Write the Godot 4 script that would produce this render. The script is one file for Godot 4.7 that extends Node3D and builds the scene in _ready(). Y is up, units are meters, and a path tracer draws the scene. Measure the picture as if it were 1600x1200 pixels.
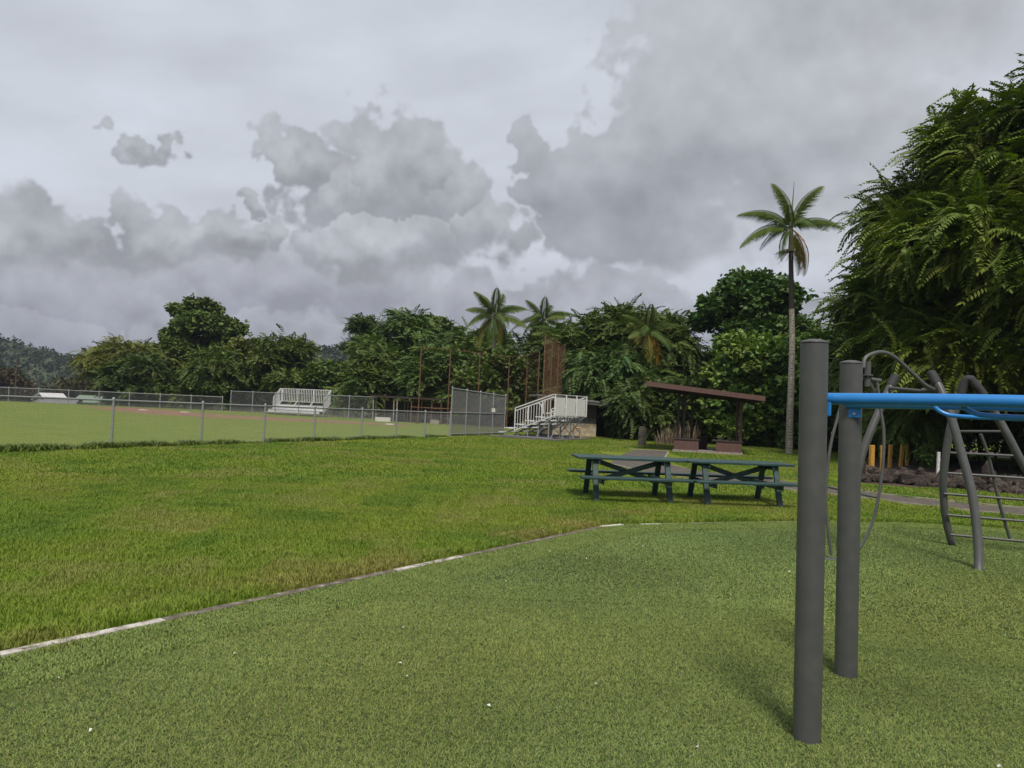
extends Node3D

# ------------------------------------------------------------------ shared state
var M := {}
var rng := RandomNumberGenerator.new()
var taken := {}
var lawn_noise := FastNoiseLite.new()
var lawn_fine := FastNoiseLite.new()

const EXPOSURE := 2.3

# ------------------------------------------------------------------ naming helpers
func numbered(called: String) -> String:
	if not taken.has(called):
		taken[called] = 0
		return called
	taken[called] += 1
	return "%s_%03d" % [called, taken[called]]

func tag(o: Node, label: String, category: String, group := "", kind := ""):
	if label: o.set_meta("label", label)
	if category: o.set_meta("category", category)
	if group: o.set_meta("group", group)
	if kind: o.set_meta("kind", kind)
	return o

func thing(called: String, label: String, category: String, at := Vector3.ZERO, turn := 0.0, group := "") -> Node3D:
	var o := Node3D.new()
	o.name = numbered(called)
	add_child(o)
	o.position = at
	o.rotation.y = turn
	tag(o, label, category, group)
	return o

func put(mesh: Mesh, called: String, m: Material, parent: Node, xf := Transform3D()) -> MeshInstance3D:
	var o := MeshInstance3D.new()
	o.name = numbered(called) if parent == self else called
	o.mesh = mesh
	o.material_override = m
	o.transform = xf
	parent.add_child(o, true)
	return o

func build(st: SurfaceTool, called: String, m: Material, parent: Node, xf := Transform3D()) -> MeshInstance3D:
	st.generate_normals()
	return put(st.commit(), called, m, parent, xf)

func structure(st: SurfaceTool, called: String, m: Material) -> MeshInstance3D:
	var o := build(st, called, m, self)
	o.set_meta("kind", "structure")
	return o

# ------------------------------------------------------------------ shape helpers
func mb() -> SurfaceTool:
	var st := SurfaceTool.new()
	st.begin(Mesh.PRIMITIVE_TRIANGLES)
	return st

func tri(st: SurfaceTool, a: Vector3, b: Vector3, c: Vector3):
	st.add_vertex(a); st.add_vertex(b); st.add_vertex(c)

func quad(st: SurfaceTool, a: Vector3, b: Vector3, c: Vector3, d: Vector3):   # clockwise seen from the front
	tri(st, a, b, c); tri(st, a, c, d)

func box(st: SurfaceTool, c: Vector3, s: Vector3, b := Basis(), bevel := 0.0):
	st.set_smooth_group(-1)
	var h := s * 0.5
	if bevel <= 0.0:
		var p := []
		for k in 8:
			p.append(c + b * Vector3(h.x if k & 1 else -h.x, h.y if k & 2 else -h.y, h.z if k & 4 else -h.z))
		quad(st, p[4], p[6], p[7], p[5]); quad(st, p[1], p[3], p[2], p[0])
		quad(st, p[5], p[7], p[3], p[1]); quad(st, p[0], p[2], p[6], p[4])
		quad(st, p[6], p[2], p[3], p[7]); quad(st, p[0], p[4], p[5], p[1])
		return
	# chamfered box: every corner becomes three points
	var e := Vector3(h.x - bevel, h.y - bevel, h.z - bevel)
	var f := func(axis: int, sx: int, sy: int, sz: int) -> Vector3:
		var v := Vector3(e.x * sx, e.y * sy, e.z * sz)
		if axis == 0: v.x = h.x * sx
		elif axis == 1: v.y = h.y * sy
		else: v.z = h.z * sz
		return c + b * v
	for s_ in [-1, 1]:
		face(st, [f.call(0, s_, -1, -1), f.call(0, s_, 1, -1), f.call(0, s_, 1, 1), f.call(0, s_, -1, 1)], b * Vector3(s_, 0, 0))
		face(st, [f.call(1, -1, s_, -1), f.call(1, 1, s_, -1), f.call(1, 1, s_, 1), f.call(1, -1, s_, 1)], b * Vector3(0, s_, 0))
		face(st, [f.call(2, -1, -1, s_), f.call(2, 1, -1, s_), f.call(2, 1, 1, s_), f.call(2, -1, 1, s_)], b * Vector3(0, 0, s_))
		for t in [-1, 1]:
			face(st, [f.call(0, s_, t, -1), f.call(1, s_, t, -1), f.call(1, s_, t, 1), f.call(0, s_, t, 1)], b * Vector3(s_, t, 0))
			face(st, [f.call(0, s_, -1, t), f.call(2, s_, -1, t), f.call(2, s_, 1, t), f.call(0, s_, 1, t)], b * Vector3(s_, 0, t))
			face(st, [f.call(1, -1, s_, t), f.call(2, -1, s_, t), f.call(2, 1, s_, t), f.call(1, 1, s_, t)], b * Vector3(0, s_, t))
			for w in [-1, 1]:
				face(st, [f.call(0, s_, t, w), f.call(1, s_, t, w), f.call(2, s_, t, w)], b * Vector3(s_, t, w))

func face(st: SurfaceTool, p: Array, out: Vector3):
	var n: Vector3 = (p[1] - p[0]).cross(p[2] - p[0])
	if n.dot(out) > 0.0:
		p.reverse()
	tri(st, p[0], p[1], p[2])
	if p.size() == 4: tri(st, p[0], p[2], p[3])

func bar(st: SurfaceTool, a: Vector3, c: Vector3, w: float, h: float, up := Vector3.UP, bevel := 0.0):
	# box of width w and height h (along up) from a to c
	var z := (c - a).normalized()
	if absf(z.dot(up)) > 0.98: up = Vector3.RIGHT
	var x := up.cross(z).normalized()
	var y := z.cross(x)
	box(st, (a + c) * 0.5, Vector3(w, h, a.distance_to(c)), Basis(x, y, z), bevel)

func tube(st: SurfaceTool, pts: Array, r0: float, r1 := -1.0, sides := 10, caps := true, wob := 0.0):
	if r1 < 0.0: r1 = r0
	st.set_smooth_group(0)
	var n := pts.size()
	var rings := []
	var ref := Vector3.UP
	var t0: Vector3 = (pts[1] - pts[0]).normalized()
	if absf(t0.dot(ref)) > 0.9: ref = Vector3.RIGHT
	var x := ref.cross(t0).normalized()
	for i in n:
		var t: Vector3 = (pts[mini(i + 1, n - 1)] - pts[maxi(i - 1, 0)]).normalized()
		x = (x - t * x.dot(t)).normalized()
		var y := t.cross(x)
		var r := lerpf(r0, r1, float(i) / (n - 1))
		var ring := []
		for k in sides:
			var a := TAU * k / sides
			var rr := r * (1.0 + (wob * sin(i * 2.3 + k * 1.7) if wob > 0.0 else 0.0))
			ring.append(pts[i] + (x * cos(a) + y * sin(a)) * rr)
		rings.append(ring)
	for i in n - 1:
		for k in sides:
			var k2 := (k + 1) % sides
			quad(st, rings[i][k], rings[i][k2], rings[i + 1][k2], rings[i + 1][k])
	if caps:
		st.set_smooth_group(-1)
		for k in sides:
			var k2 := (k + 1) % sides
			tri(st, pts[0], rings[0][k2], rings[0][k])
			tri(st, pts[n - 1], rings[n - 1][k], rings[n - 1][k2])

func lathe(st: SurfaceTool, prof: Array, c := Vector3.ZERO, sides := 24, smooth := true):
	# prof: Vector2(radius, height) from bottom to top
	st.set_smooth_group(0 if smooth else -1)
	for i in prof.size() - 1:
		for k in sides:
			var a := TAU * k / sides
			var a2 := TAU * (k + 1) / sides
			var p0: Vector2 = prof[i]
			var p1: Vector2 = prof[i + 1]
			var A := c + Vector3(cos(a) * p0.x, p0.y, sin(a) * p0.x)
			var B := c + Vector3(cos(a2) * p0.x, p0.y, sin(a2) * p0.x)
			var C := c + Vector3(cos(a2) * p1.x, p1.y, sin(a2) * p1.x)
			var D := c + Vector3(cos(a) * p1.x, p1.y, sin(a) * p1.x)
			if p0.x > 1e-5: tri(st, A, C, B) if p1.x > 1e-5 else tri(st, A, D, B)
			if p1.x > 1e-5: tri(st, A, D, C)

func spline(pts: Array, per := 6) -> Array:
	var c := Curve3D.new()
	for i in pts.size():
		var a: Vector3 = pts[maxi(i - 1, 0)]
		var b: Vector3 = pts[mini(i + 1, pts.size() - 1)]
		var t: Vector3 = (b - a) / 6.0
		c.add_point(pts[i], -t, t)
	var out := []
	for i in pts.size() - 1:
		for k in per:
			out.append(c.sample(i, float(k) / per))
	out.append(pts[-1])
	return out

func prism(st: SurfaceTool, poly: PackedVector2Array, y0: float, y1: float):
	# polygon in x,z extruded from y0 to y1, with a top
	st.set_smooth_group(-1)
	var idx := Geometry2D.triangulate_polygon(poly)
	for i in range(0, idx.size(), 3):
		face(st, [Vector3(poly[idx[i]].x, y1, poly[idx[i]].y), Vector3(poly[idx[i + 1]].x, y1, poly[idx[i + 1]].y), Vector3(poly[idx[i + 2]].x, y1, poly[idx[i + 2]].y)], Vector3.UP)
	if y1 - y0 > 0.0:
		var mid := Vector2.ZERO
		for p in poly: mid += p / poly.size()
		var cw := Geometry2D.is_polygon_clockwise(poly)
		for i in poly.size():
			var a := poly[i]
			var b := poly[(i + 1) % poly.size()]
			var nrm := Vector2(b.y - a.y, a.x - b.x) * (-1.0 if cw else 1.0)
			face(st, [Vector3(a.x, y0, a.y), Vector3(b.x, y0, b.y), Vector3(b.x, y1, b.y), Vector3(a.x, y1, a.y)], Vector3(nrm.x, 0, nrm.y))

# ------------------------------------------------------------------ materials
func srgb(r: float, g: float, b: float) -> Color:
	return Color(r, g, b).linear_to_srgb()

func noise_tex(seed_: int, freq: float, oct: int, stops: Array, size := 512, type := FastNoiseLite.TYPE_SIMPLEX_SMOOTH, squash := Vector2.ONE) -> ImageTexture:
	# stops: [[position, linear colour], ...]; a seamless map
	var n := FastNoiseLite.new()
	n.seed = seed_
	n.noise_type = type
	n.frequency = freq
	n.fractal_octaves = oct
	var src := n.get_seamless_image(int(size * squash.x), int(size * squash.y), false, false, 0.15, true)
	src.resize(size, size, Image.INTERPOLATE_BILINEAR)
	src.convert(Image.FORMAT_L8)
	var gr := Gradient.new()
	gr.offsets = PackedFloat32Array(stops.map(func(s): return s[0]))
	gr.colors = PackedColorArray(stops.map(func(s): return Color(s[1][0], s[1][1], s[1][2]).linear_to_srgb()))
	var lut := []
	for i in 256: lut.append(gr.sample(i / 255.0))
	var data := src.get_data()
	var out := PackedByteArray()
	out.resize(size * size * 3)
	for i in data.size():
		var c: Color = lut[data[i]]
		out[i * 3] = c.r8; out[i * 3 + 1] = c.g8; out[i * 3 + 2] = c.b8
	return ImageTexture.create_from_image(Image.create_from_data(size, size, false, Image.FORMAT_RGB8, out))

func surf(called: String, tex: Texture2D, per_m: Vector3, rough: float, bump: Texture2D = null, relief := 0.0, metal := 0.0, world := true) -> StandardMaterial3D:
	var m := StandardMaterial3D.new()
	m.resource_name = called
	m.albedo_texture = tex
	m.uv1_triplanar = true
	m.uv1_world_triplanar = world
	m.uv1_scale = per_m
	m.roughness = rough
	m.metallic = metal
	if bump:
		m.heightmap_enabled = true
		m.heightmap_texture = bump
		m.heightmap_scale = relief
	M[called] = m
	return m

func leafy(called: String, through: Color) -> StandardMaterial3D:
	var m := StandardMaterial3D.new()
	m.resource_name = called
	m.vertex_color_use_as_albedo = true
	m.roughness = 0.55
	m.metallic_specular = 0.35
	m.cull_mode = BaseMaterial3D.CULL_DISABLED
	m.backlight_enabled = true
	m.backlight = through
	M[called] = m
	return m

func materials():
	var grey := [[0.0, [0.0, 0.0, 0.0]], [1.0, [1.0, 1.0, 1.0]]]
	var rough_bump := noise_tex(5, 0.03, 5, grey, 512)
	var fine_bump := noise_tex(6, 0.12, 3, grey, 512)
	# painted steel of the climbing equipment
	surf("steel_paint", noise_tex(11, 0.012, 4, [[0.2, [0.066, 0.069, 0.07]], [0.7, [0.077, 0.08, 0.08]], [0.9, [0.092, 0.092, 0.089]]]), Vector3(1.1, 1.1, 1.1), 0.42, fine_bump, 0.02)
	surf("blue_paint", noise_tex(12, 0.015, 3, [[0.2, [0.02, 0.185, 0.53]], [0.8, [0.028, 0.21, 0.57]]]), Vector3(1, 1, 1), 0.25, fine_bump, 0.01)
	surf("rubber", noise_tex(13, 0.03, 3, [[0.2, [0.022, 0.022, 0.026]], [0.8, [0.036, 0.036, 0.04]]]), Vector3(2, 2, 2), 0.75, fine_bump, 0.05)
	surf("bolt_steel", noise_tex(14, 0.03, 2, [[0.2, [0.4, 0.4, 0.4]], [0.8, [0.55, 0.54, 0.52]]]), Vector3(8, 8, 8), 0.3, null, 0, 1.0)
	surf("green_paint", noise_tex(15, 0.02, 5, [[0.15, [0.013, 0.04, 0.04]], [0.6, [0.022, 0.06, 0.058]], [0.86, [0.034, 0.076, 0.073]], [0.95, [0.10, 0.13, 0.12]]], 512, FastNoiseLite.TYPE_SIMPLEX_SMOOTH, Vector2(0.25, 1)), Vector3(1.2, 1.2, 1.2), 0.5, rough_bump, 0.12)
	surf("galvanised", noise_tex(16, 0.03, 4, [[0.1, [0.22, 0.235, 0.25]], [0.8, [0.34, 0.355, 0.37]]]), Vector3(1.5, 1.5, 1.5), 0.5, null, 0, 0.35)
	surf("wire", noise_tex(17, 0.03, 3, [[0.1, [0.24, 0.25, 0.26]], [0.8, [0.34, 0.35, 0.36]]]), Vector3(1, 1, 1), 0.5, null, 0, 0.2)
	surf("dark_wire", noise_tex(18, 0.03, 3, [[0.1, [0.08, 0.085, 0.095]], [0.8, [0.14, 0.145, 0.155]]]), Vector3(1, 1, 1), 0.6)
	surf("rusty", noise_tex(19, 0.02, 5, [[0.1, [0.05, 0.024, 0.013]], [0.5, [0.125, 0.058, 0.03]], [0.85, [0.22, 0.13, 0.075]]]), Vector3(0.8, 0.8, 0.8), 0.85)
	surf("aluminium", noise_tex(20, 0.02, 4, [[0.1, [0.55, 0.56, 0.58]], [0.8, [0.72, 0.73, 0.74]]]), Vector3(0.8, 0.8, 0.8), 0.42, null, 0, 0.25)
	surf("white_panel", noise_tex(21, 0.015, 4, [[0.1, [0.74, 0.75, 0.77]], [0.8, [0.83, 0.84, 0.85]]]), Vector3(0.6, 0.6, 0.6), 0.5)
	surf("red_panel", noise_tex(22, 0.02, 3, [[0.1, [0.36, 0.07, 0.05]], [0.8, [0.5, 0.13, 0.09]]]), Vector3(1, 1, 1), 0.6)
	surf("concrete", noise_tex(23, 0.02, 6, [[0.1, [0.17, 0.15, 0.125]], [0.55, [0.27, 0.245, 0.21]], [0.9, [0.36, 0.335, 0.295]]]), Vector3(0.7, 0.7, 0.7), 0.9, rough_bump, 0.25)
	surf("dark_concrete", noise_tex(24, 0.02, 6, [[0.1, [0.06, 0.053, 0.047]], [0.55, [0.11, 0.1, 0.09]], [0.9, [0.2, 0.185, 0.16]]]), Vector3(1.3, 1.3, 1.3), 0.9, rough_bump, 0.3)
	surf("tan_concrete", noise_tex(25, 0.02, 6, [[0.1, [0.25, 0.19, 0.13]], [0.55, [0.36, 0.3, 0.22]], [0.9, [0.46, 0.41, 0.33]]]), Vector3(0.3, 0.3, 0.3), 0.9, rough_bump, 0.2)
	surf("asphalt", noise_tex(26, 0.02, 6, [[0.1, [0.058, 0.05, 0.042]], [0.5, [0.088, 0.077, 0.066]], [0.9, [0.13, 0.115, 0.1]]]), Vector3(0.45, 0.45, 0.45), 0.9, fine_bump, 0.4)
	surf("brown_paint", noise_tex(27, 0.02, 4, [[0.1, [0.085, 0.043, 0.038]], [0.8, [0.12, 0.064, 0.056]]], 512, FastNoiseLite.TYPE_SIMPLEX_SMOOTH, Vector2(1, 0.3)), Vector3(0.9, 0.9, 0.9), 0.6, rough_bump, 0.1)
	surf("dark_timber", noise_tex(28, 0.02, 4, [[0.1, [0.02, 0.014, 0.012]], [0.8, [0.045, 0.03, 0.026]]], 512, FastNoiseLite.TYPE_SIMPLEX_SMOOTH, Vector2(1, 0.25)), Vector3(0.8, 0.8, 0.8), 0.75, rough_bump, 0.1)
	surf("grey_board", noise_tex(29, 0.02, 5, [[0.1, [0.045, 0.043, 0.042]], [0.8, [0.095, 0.09, 0.088]]], 512, FastNoiseLite.TYPE_SIMPLEX_SMOOTH, Vector2(1, 0.2)), Vector3(0.8, 0.8, 0.8), 0.85, rough_bump, 0.15)
	surf("roof_metal", noise_tex(30, 0.02, 4, [[0.1, [0.12, 0.12, 0.125]], [0.8, [0.22, 0.22, 0.225]]]), Vector3(0.5, 0.5, 0.5), 0.6)
	surf("yellow_paint", noise_tex(31, 0.02, 5, [[0.15, [0.2, 0.09, 0.02]], [0.35, [0.42, 0.22, 0.035]], [0.9, [0.55, 0.31, 0.05]]]), Vector3(1.3, 1.3, 1.3), 0.75, rough_bump, 0.1)
	surf("pale_yellow", noise_tex(32, 0.02, 4, [[0.15, [0.5, 0.33, 0.13]], [0.9, [0.62, 0.45, 0.2]]]), Vector3(1.3, 1.3, 1.3), 0.6)
	surf("white_paint", noise_tex(33, 0.03, 5, [[0.15, [0.35, 0.34, 0.31]], [0.5, [0.6, 0.6, 0.58]], [0.9, [0.72, 0.72, 0.71]]]), Vector3(1.2, 1.2, 1.2), 0.7)
	surf("pale_board", noise_tex(34, 0.016, 6, [[0.2, [0.12, 0.1, 0.085]], [0.42, [0.36, 0.335, 0.31]], [0.8, [0.55, 0.53, 0.5]]]), Vector3(0.9, 0.9, 0.9), 0.85, rough_bump, 0.2)
	surf("brown_board", noise_tex(35, 0.016, 6, [[0.15, [0.06, 0.047, 0.037]], [0.5, [0.13, 0.108, 0.09]], [0.78, [0.2, 0.175, 0.15]], [0.92, [0.4, 0.37, 0.34]]]), Vector3(0.9, 0.9, 0.9), 0.9, rough_bump, 0.25)
	surf("infield", noise_tex(36, 0.02, 6, [[0.1, [0.12, 0.05, 0.03]], [0.5, [0.185, 0.083, 0.054]], [0.9, [0.25, 0.135, 0.095]]]), Vector3(0.12, 0.12, 0.12), 0.95)
	surf("litter_soil", noise_tex(37, 0.03, 6, [[0.1, [0.022, 0.015, 0.01]], [0.45, [0.055, 0.036, 0.024]], [0.75, [0.11, 0.07, 0.045]], [0.93, [0.2, 0.13, 0.085]]]), Vector3(0.5, 0.5, 0.5), 0.95, rough_bump, 1.5)
	surf("lava", noise_tex(38, 0.03, 6, [[0.1, [0.014, 0.011, 0.009]], [0.5, [0.035, 0.026, 0.022]], [0.9, [0.085, 0.062, 0.05]]]), Vector3(1.6, 1.6, 1.6), 0.95, rough_bump, 3.0)
	surf("lava_pale", noise_tex(39, 0.03, 6, [[0.1, [0.03, 0.022, 0.018]], [0.5, [0.07, 0.053, 0.043]], [0.9, [0.14, 0.11, 0.09]]]), Vector3(1.6, 1.6, 1.6), 0.95, rough_bump, 3.0)
	surf("bark", noise_tex(40, 0.02, 6, [[0.1, [0.03, 0.024, 0.018]], [0.55, [0.075, 0.062, 0.048]], [0.9, [0.15, 0.13, 0.105]]], 512, FastNoiseLite.TYPE_SIMPLEX_SMOOTH, Vector2(1, 0.4)), Vector3(0.8, 0.8, 0.8), 0.95, rough_bump, 1.0)
	surf("palm_bark", noise_tex(41, 0.03, 6, [[0.2, [0.07, 0.062, 0.05]], [0.4, [0.18, 0.165, 0.14]], [0.55, [0.33, 0.31, 0.27]], [0.9, [0.46, 0.44, 0.4]]], 512, FastNoiseLite.TYPE_SIMPLEX_SMOOTH, Vector2(0.5, 1)), Vector3(1.1, 1.1, 1.1), 0.95, rough_bump, 0.8)
	surf("palm_dark", noise_tex(42, 0.03, 5, [[0.2, [0.012, 0.011, 0.011]], [0.9, [0.04, 0.035, 0.032]]]), Vector3(1.1, 1.1, 1.1), 0.9)
	surf("crownshaft", noise_tex(43, 0.02, 4, [[0.2, [0.12, 0.12, 0.05]], [0.9, [0.22, 0.2, 0.1]]]), Vector3(1, 1, 1), 0.6)
	surf("far_ground", noise_tex(44, 0.02, 5, [[0.2, [0.03, 0.045, 0.015]], [0.9, [0.06, 0.075, 0.03]]]), Vector3(0.02, 0.02, 0.02), 0.95)
	surf("roof_white", noise_tex(45, 0.02, 3, [[0.2, [0.6, 0.6, 0.6]], [0.9, [0.75, 0.75, 0.75]]]), Vector3(0.3, 0.3, 0.3), 0.5)
	surf("roof_green", noise_tex(46, 0.02, 3, [[0.2, [0.15, 0.22, 0.16]], [0.9, [0.22, 0.29, 0.22]]]), Vector3(0.3, 0.3, 0.3), 0.6)
	surf("house_wall", noise_tex(47, 0.02, 3, [[0.2, [0.3, 0.3, 0.3]], [0.9, [0.42, 0.42, 0.41]]]), Vector3(0.3, 0.3, 0.3), 0.8)
	leafy("leaf", Color(0.55, 0.62, 0.2))
	leafy("blade", Color(0.5, 0.55, 0.2))
	var t := leafy("turf_fibre", Color(0.25, 0.3, 0.12))
	t.roughness = 0.75
	t.metallic_specular = 0.2
	var d := leafy("dry", Color(0.3, 0.28, 0.2))
	d.roughness = 0.9

# ------------------------------------------------------------------ sky
func cloud_field(az: float, el: float, blobs: Array) -> Vector2:
	# how deep inside the cloud, and how high above the middle of the nearest blob
	var best := -9.0
	var high := 0.0
	for b in blobs:
		var dx: float = (az - b[0]) / b[2]
		var dy: float = (el - b[1]) / b[3]
		var f := 1.0 - sqrt(dx * dx + dy * dy)
		if f > best:
			best = f
			high = dy
	return Vector2(best, high)

var sky_a := FastNoiseLite.new()
var sky_b := FastNoiseLite.new()
var sky_c := FastNoiseLite.new()
var heaps := []
var bank := []
var big := []

func sky_color(az: float, el: float) -> Color:
	var ce := cos(deg_to_rad(el))
	var d := Vector3(sin(deg_to_rad(az)) * ce, sin(deg_to_rad(el)), -cos(deg_to_rad(az)) * ce)
	var p := d * 10.0
	var q := Vector3(d.x, d.y * 2.4, d.z) * 5.0
	var soft := sky_b.get_noise_3dv(q)
	var puff := sky_a.get_noise_3dv(p)
	var fine := sky_c.get_noise_3dv(p * 2.2)
	var lump := 0.5 - absf(sky_c.get_noise_3dv(p * 1.1 + Vector3(3, 9, 4))) * 1.6     # rounded heads
	var wisp := sky_b.get_noise_3dv(Vector3(d.x * 6.0 + d.y * 9.0, d.y * 26.0 - d.x * 7.0, d.z * 6.0))
	var relief := (puff - sky_a.get_noise_3dv(p + Vector3(0, 0.55, 0))) + 0.6 * (fine - sky_c.get_noise_3dv(p * 2.2 + Vector3(0, 0.5, 0)))     # heads catch more light than hollows
	# the outlines of the clouds wander
	var az2 := az + 3.4 * puff + 1.7 * fine + 1.2 * sky_a.get_noise_3dv(p * 0.6 + Vector3(20, 0, 0))
	var el2 := el + 2.0 * sky_a.get_noise_3dv(p + Vector3(11, 5, 2)) + 1.3 * sky_c.get_noise_3dv(p * 2.2 + Vector3(1, 17, 2))
	# high veil of thin cloud, streaked; greyer and bluer towards the horizon
	var t := smoothstep(0.0, 14.0, el)
	var veil := Color(0.33, 0.345, 0.41).lerp(Color(0.595, 0.63, 0.705), t)
	veil = veil.lerp(Color(0.545, 0.58, 0.64), smoothstep(18.0, 32.0, el))
	veil *= 1.0 + 0.14 * soft + 0.07 * puff + 0.13 * wisp
	var c := veil
	var beyond := clampf(smoothstep(34.0, 46.0, absf(az)), 0.0, 1.0)
	var outside := clampf(beyond + smoothstep(30.0, 42.0, el), 0.0, 1.0)
	# low bank of distant cumulus
	var low := cloud_field(az2, el2, bank)
	var f := low.x + 0.28 * lump + 0.18 * fine
	f = maxf(f, (soft * 0.9 + 0.05 + 0.3 * puff - (el - 8.0) * 0.03) * beyond)
	var a := smoothstep(0.0, 0.16 if low.y > 0.0 else 0.5, f)
	var body := Color(0.385, 0.40, 0.445).lerp(Color(0.295, 0.307, 0.36), smoothstep(0.35, -0.7, low.y + 0.5 * puff))
	body = Color(0.47, 0.49, 0.54).lerp(body, smoothstep(0.0, 0.42, f))
	body *= 1.0 + 0.24 * sky_a.get_noise_3dv(p * 1.3 + Vector3(7, 3, 1)) + 0.22 * relief
	c = c.lerp(body, a * 0.8)
	# separate heaps
	var one := cloud_field(az2, el2, heaps)
	f = one.x + 0.30 * lump + 0.22 * fine
	var edge := lerpf(0.4, 0.15, smoothstep(-0.5, 0.2, one.y))
	a = smoothstep(0.0, edge, f) * smoothstep(-0.22, 0.12, one.x)
	body = Color(0.425, 0.445, 0.48).lerp(Color(0.31, 0.324, 0.355), smoothstep(0.45, -0.5, one.y + 0.45 * puff))
	body = body.lerp(Color(0.50, 0.52, 0.555), smoothstep(0.2, 0.6, f) * 0.45 * smoothstep(-0.3, 0.4, one.y + 0.6 * puff))
	body *= 1.0 + 0.10 * puff + 0.19 * relief
	c = c.lerp(body, a * 0.88)
	# the wide grey cloud
	var wide := cloud_field(az2 * 0.6 + az * 0.4, el2 * 0.6 + el * 0.4, big)
	f = wide.x + 0.16 * lump + 0.16 * fine
	f = maxf(f, (soft * 1.1 + 0.14 + 0.3 * puff) * outside)
	edge = lerpf(0.45, 0.13, smoothstep(13.0, 5.0, az) * smoothstep(8.0, 13.0, el))
	a = smoothstep(0.0, edge, f)
	body = Color(0.45, 0.472, 0.512).lerp(Color(0.34, 0.36, 0.40), smoothstep(20.0, 10.5, el + 7.0 * soft + 4.0 * puff))
	body = body.lerp(Color(0.51, 0.53, 0.57), smoothstep(19.0, 29.0, az + 10.0 * soft) * 0.8)
	body *= 1.0 + 0.17 * soft + 0.05 * puff + 0.10 * relief
	c = c.lerp(body, a * 0.95)
	# thicker air along the horizon
	c = c.lerp(Color(0.32, 0.335, 0.395), smoothstep(6.0, -1.0, el) * 0.4)
	return c

func make_sky() -> Sky:
	for n in [[sky_a, 61, 0.55, 6], [sky_b, 62, 0.45, 5], [sky_c, 63, 1.0, 5]]:
		n[0].seed = n[1]; n[0].frequency = n[2]; n[0].fractal_octaves = n[3]
		n[0].noise_type = FastNoiseLite.TYPE_SIMPLEX_SMOOTH
	heaps = [[-10.0, 15.6, 5.4, 5.2], [-16.4, 16.3, 2.6, 2.2], [-13.8, 14.6, 4.0, 3.2], [-6.3, 14.4, 4.4, 3.8], [-3.0, 12.6, 3.6, 2.6], [-9.0, 11.8, 7.5, 3.4],
		[-25.6, 16.6, 1.3, 0.85], [-26.0, 10.2, 5.2, 2.9], [-21.6, 10.6, 3.0, 2.4], [-34.0, 9.0, 5.0, 3.4], [-40.0, 8.0, 6.0, 3.0], [-18.0, 11.5, 1.4, 1.9], [-19.5, 13.8, 1.5, 0.7]]
	bank = [[-31.0, 6.2, 9.0, 3.6], [-20.0, 7.6, 7.0, 3.6], [-12.0, 8.0, 7.0, 3.4], [-4.0, 6.5, 6.0, 2.8], [-25.0, 3.0, 16.0, 2.6], [-8.0, 3.0, 14.0, 2.6], [6.0, 7.0, 9.0, 3.2], [17.0, 6.5, 7.0, 2.4], [26.0, 6.0, 9.0, 3.0], [10.0, 2.6, 16.0, 2.4], [30.0, 2.6, 16.0, 2.4]]
	big = [[17.6, 25.0, 12.4, 15.0], [9.2, 16.0, 6.4, 6.4], [3.4, 15.8, 3.6, 3.2], [0.6, 18.4, 1.5, 2.9], [9.5, 13.2, 8.6, 3.8], [22.0, 17.0, 12.0, 7.5], [26.0, 30.0, 14.0, 10.0]]
	var w := 4096
	var h := 2048
	var img := Image.create(512, 256, false, Image.FORMAT_RGBF)
	var k := 1.0 / EXPOSURE
	for y in 256:
		var el := 90.0 - (y + 0.5) / 256.0 * 180.0
		for x in 512:
			var az := wrapf((x + 0.5) / 512.0 * 360.0, -180.0, 180.0)
			var c := sky_color(az, maxf(el, 0.0)) if el > -3.0 else Color(0.14, 0.16, 0.09)
			img.set_pixel(x, y, Color(c.r * k, c.g * k, c.b * k))
	img.resize(w, h, Image.INTERPOLATE_CUBIC)
	# the same sky sampled more finely where the clouds have edges to show
	for y in range(int(h * (90.0 - 34.0) / 180.0), int(h * 91.0 / 180.0)):
		var el := 90.0 - (y + 0.5) / h * 180.0
		for i in range(-int(w * 44.0 / 360.0), int(w * 44.0 / 360.0)):
			var az := (i + 0.5) / w * 360.0
			var c := sky_color(az, maxf(el, 0.0))
			img.set_pixel(posmod(i, w), y, Color(c.r * k, c.g * k, c.b * k))
	var pano := PanoramaSkyMaterial.new()
	pano.panorama = ImageTexture.create_from_image(img)
	var sky := Sky.new()
	sky.sky_material = pano
	return sky

# ------------------------------------------------------------------ ground
func ground_height(x: float, z: float) -> float:
	return -3.6 * smoothstep(-67.0, -105.0, z) * smoothstep(-14.0, -30.0, x)

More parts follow.
